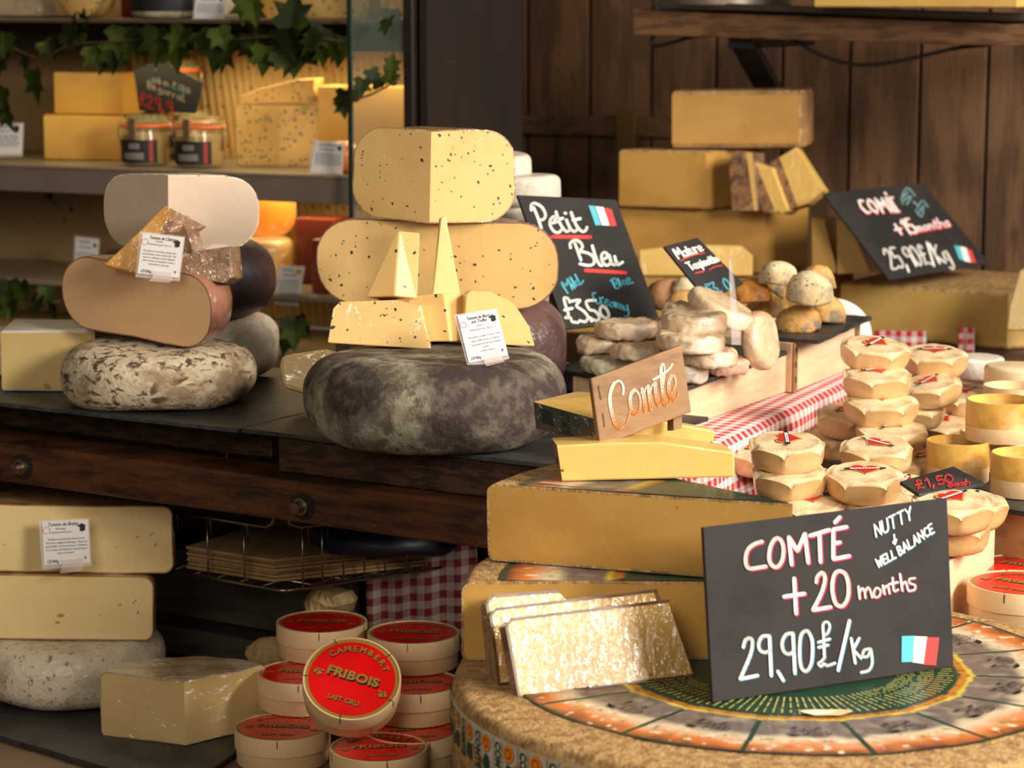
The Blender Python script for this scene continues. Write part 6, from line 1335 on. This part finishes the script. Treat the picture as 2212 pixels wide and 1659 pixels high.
S = [[(612, 1140), (545, 1030), (600, 1060), (612, 990), (660, 1100)], [(650, 1040), (685, 1088)], [(640, 975), (700, 1070)], [(735, 1030), (700, 1010), (700, 1050), (740, 1050)], [(690, 945), (745, 1040), (775, 1010)],
     [(1115, 1090), (1075, 1000)], [(1065, 1010), (1110, 985), (1130, 1020), (1105, 1040), (1150, 1050), (1150, 1085), (1115, 1090)], [(1140, 990), (1175, 1060)], [(1190, 1010), (1200, 1045), (1225, 1035), (1220, 1005), (1240, 1045)], [(1245, 1025), (1270, 1000), (1240, 985), (1245, 1040), (1300, 1030)],
     [(905, 1140), (875, 1145), (890, 1200), (930, 1250), (960, 1235)], [(950, 1190), (970, 1250)], [(955, 1200), (985, 1185)], [(1010, 1235), (1040, 1225), (1020, 1205), (1005, 1240), (1030, 1270), (1055, 1260)], [(1090, 1240), (1060, 1245), (1070, 1285), (1100, 1270)], [(1095, 1235), (1110, 1285)], [(1120, 1240), (1130, 1290)], [(1130, 1260), (1150, 1255), (1160, 1300)], [(1160, 1270), (1180, 1265), (1190, 1310)], [(1205, 1280), (1215, 1320), (1240, 1310)], [(1240, 1270), (1255, 1370), (1215, 1385)]]
lettering(t, 'note', S, 20, chalk_aqua, P, n, zo=Z2)
flag_(t, P, n, Z2, [(832, 215), (898, 222), (965, 425), (905, 425)], [(905, 224), (990, 235), (1055, 428), (975, 425)], [(1000, 240), (1075, 255), (1128, 430), (1065, 435)])
# slanted Taupinette sign
PT = at(1528, 646, 3.11)
t, P, n = sign('small slanted chalkboard Mature Taupinette among the domed cheeses', [(1528, 648), (1606, 612), (1507, 513), (1434, 532)], PT, 42, 42, .0035)
Z3 = (1420, 500, 7.541)
lettering(t, 'lettering', stroke_text('Mature', (235, 300), (115, -38), (110, 150), .12) + stroke_text('Taupinette', (450, 520), (88, -28), (95, 115), .1), 26, chalk_white2, P, n, zo=Z3)
lettering(t, 'underline', [[(375, 485), (550, 400), (760, 355)], [(615, 685), (755, 655)], [(845, 630), (930, 580), (1045, 560)]], 22, chalk_red, P, n, zo=Z3)
lettering(t, 'price', stroke_text('£3,80', (740, 880), (130, -40), (110, 180), .15), 30, chalk_aqua, P, n, zo=Z3)
# +15 months
P5 = at(1922, 604, 3.96)
t, P, n = sign('chalkboard COMTÉ +15 months leaning on the back stack at right', [(1922, 604), (2137, 568), (1993, 395), (1779, 418)], P5, 52, 44, .004)
Z4 = (1760, 380, 5.53)
tl5 = stroke_text('COMT', (490, 290), (125, -8), (110, 165), .28) + stroke_text('É' if False else 'E', (840, 265), (110, -4), (110, 165)) + [[(832, 205), (848, 225)]]
lettering(t, 'lettering_shadow', tl5 + stroke_text('+15', (890, 555), (125, -22), (115, 165), .2) + stroke_text('months', (1170, 560), (110, -20), (60, 110), .2), 30, chalk_pink, P, n, lift=.0006, zo=Z4, shift=(6, 8), curved=False)
lettering(t, 'lettering', tl5 + stroke_text('+15', (890, 555), (125, -22), (115, 165), .2), 24, chalk, P, n, lift=.001, zo=Z4, curved=False); lettering(t, 'lettering', stroke_text('months', (1170, 560), (110, -20), (60, 110), .2), 15, chalk, P, n, lift=.001, zo=Z4, curved=False)
lettering(t, 'price', stroke_text('25,90£/Kg', (795, 880), (128, -14), (125, 230), .14), 24, chalk, P, n, zo=Z4)
lettering(t, 'note', [[(1050, 340), (1035, 260), (1100, 145), (1195, 240)], [(1060, 300), (1130, 240)], [(1050, 260), (1110, 190)], [(1095, 345), (1150, 250)], [(1200, 420), (1270, 490), (1300, 400)], [(1175, 310), (1220, 350)], [(1220, 400), (1280, 300), (1350, 375)], [(1240, 440), (1300, 360)]], 18, mat('chalk_faint', (120, 156, 156), rough=.8), P, n, zo=Z4)
flag_(t, P, n, Z4, [(1662, 835), (1735, 845), (1785, 1020), (1722, 995)], [(1735, 845), (1805, 862), (1860, 1035), (1785, 1020)], [(1805, 865), (1870, 895), (1922, 1040), (1862, 1036)])
# small price slate lying on the wrapped cheeses
P6 = onz(1985, 1068, L2 + .003)
t, P, n = sign('small dark slate £1,50 each lying on the paper-wrapped cheeses', [(1985, 1067), (2129, 1044), (2060, 1007), (1944, 1040)], P6, 14, 78, .004, m=slate)
Z5 = (1900, 980, 4.365)
lettering(t, 'lettering', stroke_text('£1,50', (320, 265), (115, -22), (30, 75), .2) + stroke_text('each', (640, 275), (85, -10), (0, 45), .2), 18, mat('chalk_price_red', (214, 62, 56), rough=.8), P, n, zo=Z5)
# wooden Comté sign
P7 = at(1297, 964, 2.245)
t, P, n = sign('brown wooden sign with painted word Comte standing on the cheese pieces', [(1297, 965), (1494, 890), (1473, 745), (1277, 818)], P7, 34, 10, .006, m=wood_sign, name='wooden_sign', bev=.0012)
Z6 = (1260, 720, 6.38)
cw_, co_ = Vector(lin(240, 228, 208)[:3]), Vector(lin(236, 128, 36)[:3])
def grad(x, y):
    hgt = y + .53 * (x - 500); c = cw_.lerp(co_, max(0, min(1, (hgt - 880) / 330))); return (c.x, c.y, c.z, 1)
gm = vcol('painted_letters', rough=.6)
thick = [[(420, 690), (375, 790), (360, 930), (390, 1120), (440, 1270), (500, 1310)], [(700, 780), (650, 840), (640, 960), (670, 1080), (720, 1110)], [(805, 770), (830, 900), (850, 1080)], [(890, 730), (905, 880), (928, 1050)], [(985, 690), (988, 800), (1005, 920), (1030, 990)], [(1090, 430), (1065, 480), (1072, 640), (1090, 850), (1110, 960), (1140, 990)], [(1210, 590), (1172, 680), (1172, 800), (1200, 890), (1240, 915)]]
mid = [[(420, 690), (480, 655), (525, 690), (548, 760), (540, 840)], [(720, 1110), (765, 1060), (782, 940), (755, 830), (700, 780)], [(1210, 590), (1250, 592), (1268, 690), (1230, 800)], [(960, 640), (1080, 570), (1180, 490), (1220, 425)]]
thin = [[(500, 1310), (570, 1270), (615, 1170), (645, 1030)], [(790, 820), (805, 770)], [(835, 850), (855, 750), (890, 730)], [(910, 830), (945, 715), (985, 690)], [(1030, 990), (1065, 970), (1090, 900)], [(1090, 430), (1115, 480), (1100, 700)], [(1140, 990), (1180, 960), (1200, 890)], [(1240, 915), (1285, 880), (1305, 800)], [(1230, 800), (1200, 830)]]
for st, wd in ((thick, 44), (mid, 28), (thin, 17)): lettering(t, 'lettering', st, wd, gm, P, n, zo=Z6, colf=grad)
lettering(t, 'staple', [[(205, 720), (215, 790), (225, 850), (240, 915)], [(265, 1100), (275, 1190), (290, 1290)]], 10, black_metal, P, n, zo=Z6)
b = MB(); h, u, n = tilted_plane(P7, 34, 10); q = [(1455, 930), (1473, 925), (1473, 880), (1455, 884)]; f = [onplane(x, y, P7 - n * .0065, n) for x, y in q]; b.hexa(f, -n * .01); b.build('back_leg', wood_sign, t, world=True)
# ------------------------------------------------------------------ camembert boxes
red_l = mat('label_red_gloss', (230, 14, 14), (220, 10, 12), scale=20, rough=.32, coat=.4, crough=.15); gold_l = mat('label_gold', (158, 118, 52), rough=.4); black_l = mat('label_black', (34, 24, 14), rough=.5); staple_m = mat('staple_metal', (150, 140, 130), rough=.3, metal=1)
def make_box():
    t = thing('camembert_box', '', 'box'); R, H = .0565, .0405
    b = MB(); b.lathe([(0, .0), (R * .955, 0), (R * .962, .001), (R * .962, H - .004), (0, H - .004)], 64); b.build('base', wood_pale, t, smooth=True, angle=40)
    b = MB(); b.lathe([(0, H - .0012), (R - .0028, H - .0012), (R - .0024, H), (R - .0004, H), (R, H - .0006), (R, H * .47), (R * .985, H * .465), (R * .965, H * .47)], 64); b.build('lid', wood_pale, t, smooth=True, angle=40); lid = t.children[-1]
    z = H - .0010
    def dsc(r, z, n=64): return [(r * cos(2 * pi * k / n), r * sin(2 * pi * k / n), z) for k in range(n)]
    b = MB(); b.add(dsc(R - .0030, z), [tuple(range(64))]); b.build('label_rim', gold_l, lid)
    b = MB(); b.add(dsc(R - .0068, z + .0002), [tuple(range(64))]); b.build('label', red_l, lid)
    g, k = MB(), MB()
    for m_, dx, dy, dz in ((k, .0016, -.0021, .0004), (g, 0, 0, .0006)):
        text_on(m_, 'FRIBOIS', .0158, lambda x, y: (x + dx, y + .003 + dy, z + dz), bold=.045, spacing=1.04, fit=.062)
        for i, ch in enumerate('CAMEMBERT'):
            a = radians(90 + 52 - i * 13.0); text_on(m_, ch, .0105, lambda x, y: ((.0405 + y) * cos(a) + x * sin(a) + dx * .5, (.0405 + y) * sin(a) - x * cos(a) + dy * .5, z + dz), bold=.03)
        text_on(m_, 'LAIT CRU', .0088, lambda x, y: (x + dx * .5, y - .0305 + dy * .5, z + dz), bold=.03)
        for sx, sy in ((-1, -.0045), (1, -.0105)):
            for (ox, oy, r1, r2) in ((0, 0, .0034, .0030), (.004 * sx, .001, .0028, .0024), (-.0025, .0045, .0026, .0012), (.003, .0045, .0022, .0011)):
                m_.add([(sx * .0385 + ox + r1 * cos(q) + dx * .4, sy + oy + r2 * sin(q) + dy * .4, z + dz) for q in [2 * pi * j / 12 for j in range(12)]], [tuple(range(12))])
    k.build('lettering_shadow', black_l, lid); g.build('lettering', gold_l, lid)
    b = MB()
    for a in (-85, -15, 55, 130, 195):
        a = radians(a); ca, sa = cos(a), sin(a)
        q = [(R + .0003, -.0006), (R + .0003, .0006)]
        b.add([((R + .0004) * ca - s_ * sa, (R + .0004) * sa + s_ * ca, zz) for zz in (H - .001, H - .010) for s_ in (-.0006, .0006)], [(0, 2, 3, 1)])
        b.add([(r * ca - s_ * sa, r * sa + s_ * ca, H + .0004) for r in (R + .0004, R - .007) for s_ in (-.0005, .0005)], [(0, 1, 3, 2)])
    b.build('staple', staple_m, lid); return t
CB = make_box(); cb_used = False
def camembert(label, loc, rz, group='camembert boxes at lower left', tilt=None):
    global cb_used
    o = CB if not cb_used else copy_tree(CB); cb_used = True; o.location = loc; o['label'] = label; o['group'] = group
    if tilt:
        m_ = Matrix.Rotation(radians(tilt[1]), 4, 'Z') @ Matrix.Rotation(radians(tilt[0]), 4, 'X') @ Matrix.Rotation(radians(rz), 4, 'Z'); o.rotation_euler = m_.to_euler()
    else: o.rotation_euler = (0, 0, radians(rz))
    return o
BH = .0409; zC = .7152
def cbox_at(label, px, py, lvl, rz, group='camembert boxes at lower left'):
    P = onz(px, py, zC + BH * lvl); return camembert(label, (P.x, P.y, zC + BH * (lvl - 1)), rz, group)
cbox_at('red-topped camembert box at the lower left of the pile, front row', 610, 1568, 1, -6)
cbox_at('red-topped camembert box at the bottom front, below the tilted one', 818, 1612, 1, 8)
cbox_at('red-topped camembert box left of and half behind the tilted one', 655, 1450, 2, -6)
cbox_at('red-topped camembert box at the top back of the pile, behind the tilted one', 695, 1341, 3, -4)
cbox_at('dark red-topped camembert box on top of the right stack beside the big wheel', 893, 1364, 3, -10)
cbox_at('camembert box second in the right stack, its lid edge just showing', 895, 1472, 2, 5)
cbox_at('camembert box at the bottom of the right stack beside the big wheel', 888, 1574, 1, 20)
fc = at(762, 1465, 2.665); nrm = (Matrix.Rotation(radians(8), 3, 'Z') @ Matrix.Rotation(radians(41), 3, 'X')) @ Vector((0, 0, 1))
camembert('tilted camembert box leaning against the pile, its red face towards the viewer', fc - nrm * .0405, -21, tilt=(41, 6))
g2 = 'camembert boxes at the right edge'
P = onz(2208, 1258, 1.0); camembert('upper front camembert box at the right picture edge, just above the big wheel', (P.x, P.y, 1.0 - .0405), -35, g2)
camembert('lower front camembert box at the right picture edge, partly hidden by the big wheel', (P.x - .004, P.y + .004, 1.0 - .0405 - BH), 10, g2)
P2_ = onz(2222, 1217, .985); camembert('rear camembert box at the right picture edge, behind the upper front one', (P2_.x, P2_.y + .004, .9415), -30, g2)
P3_ = onz(2165, 1318, .945); camembert('low camembert box beside the big chalkboard at right, mostly hidden', (P3_.x - .02, P3_.y + .06, .9003), 15, g2)
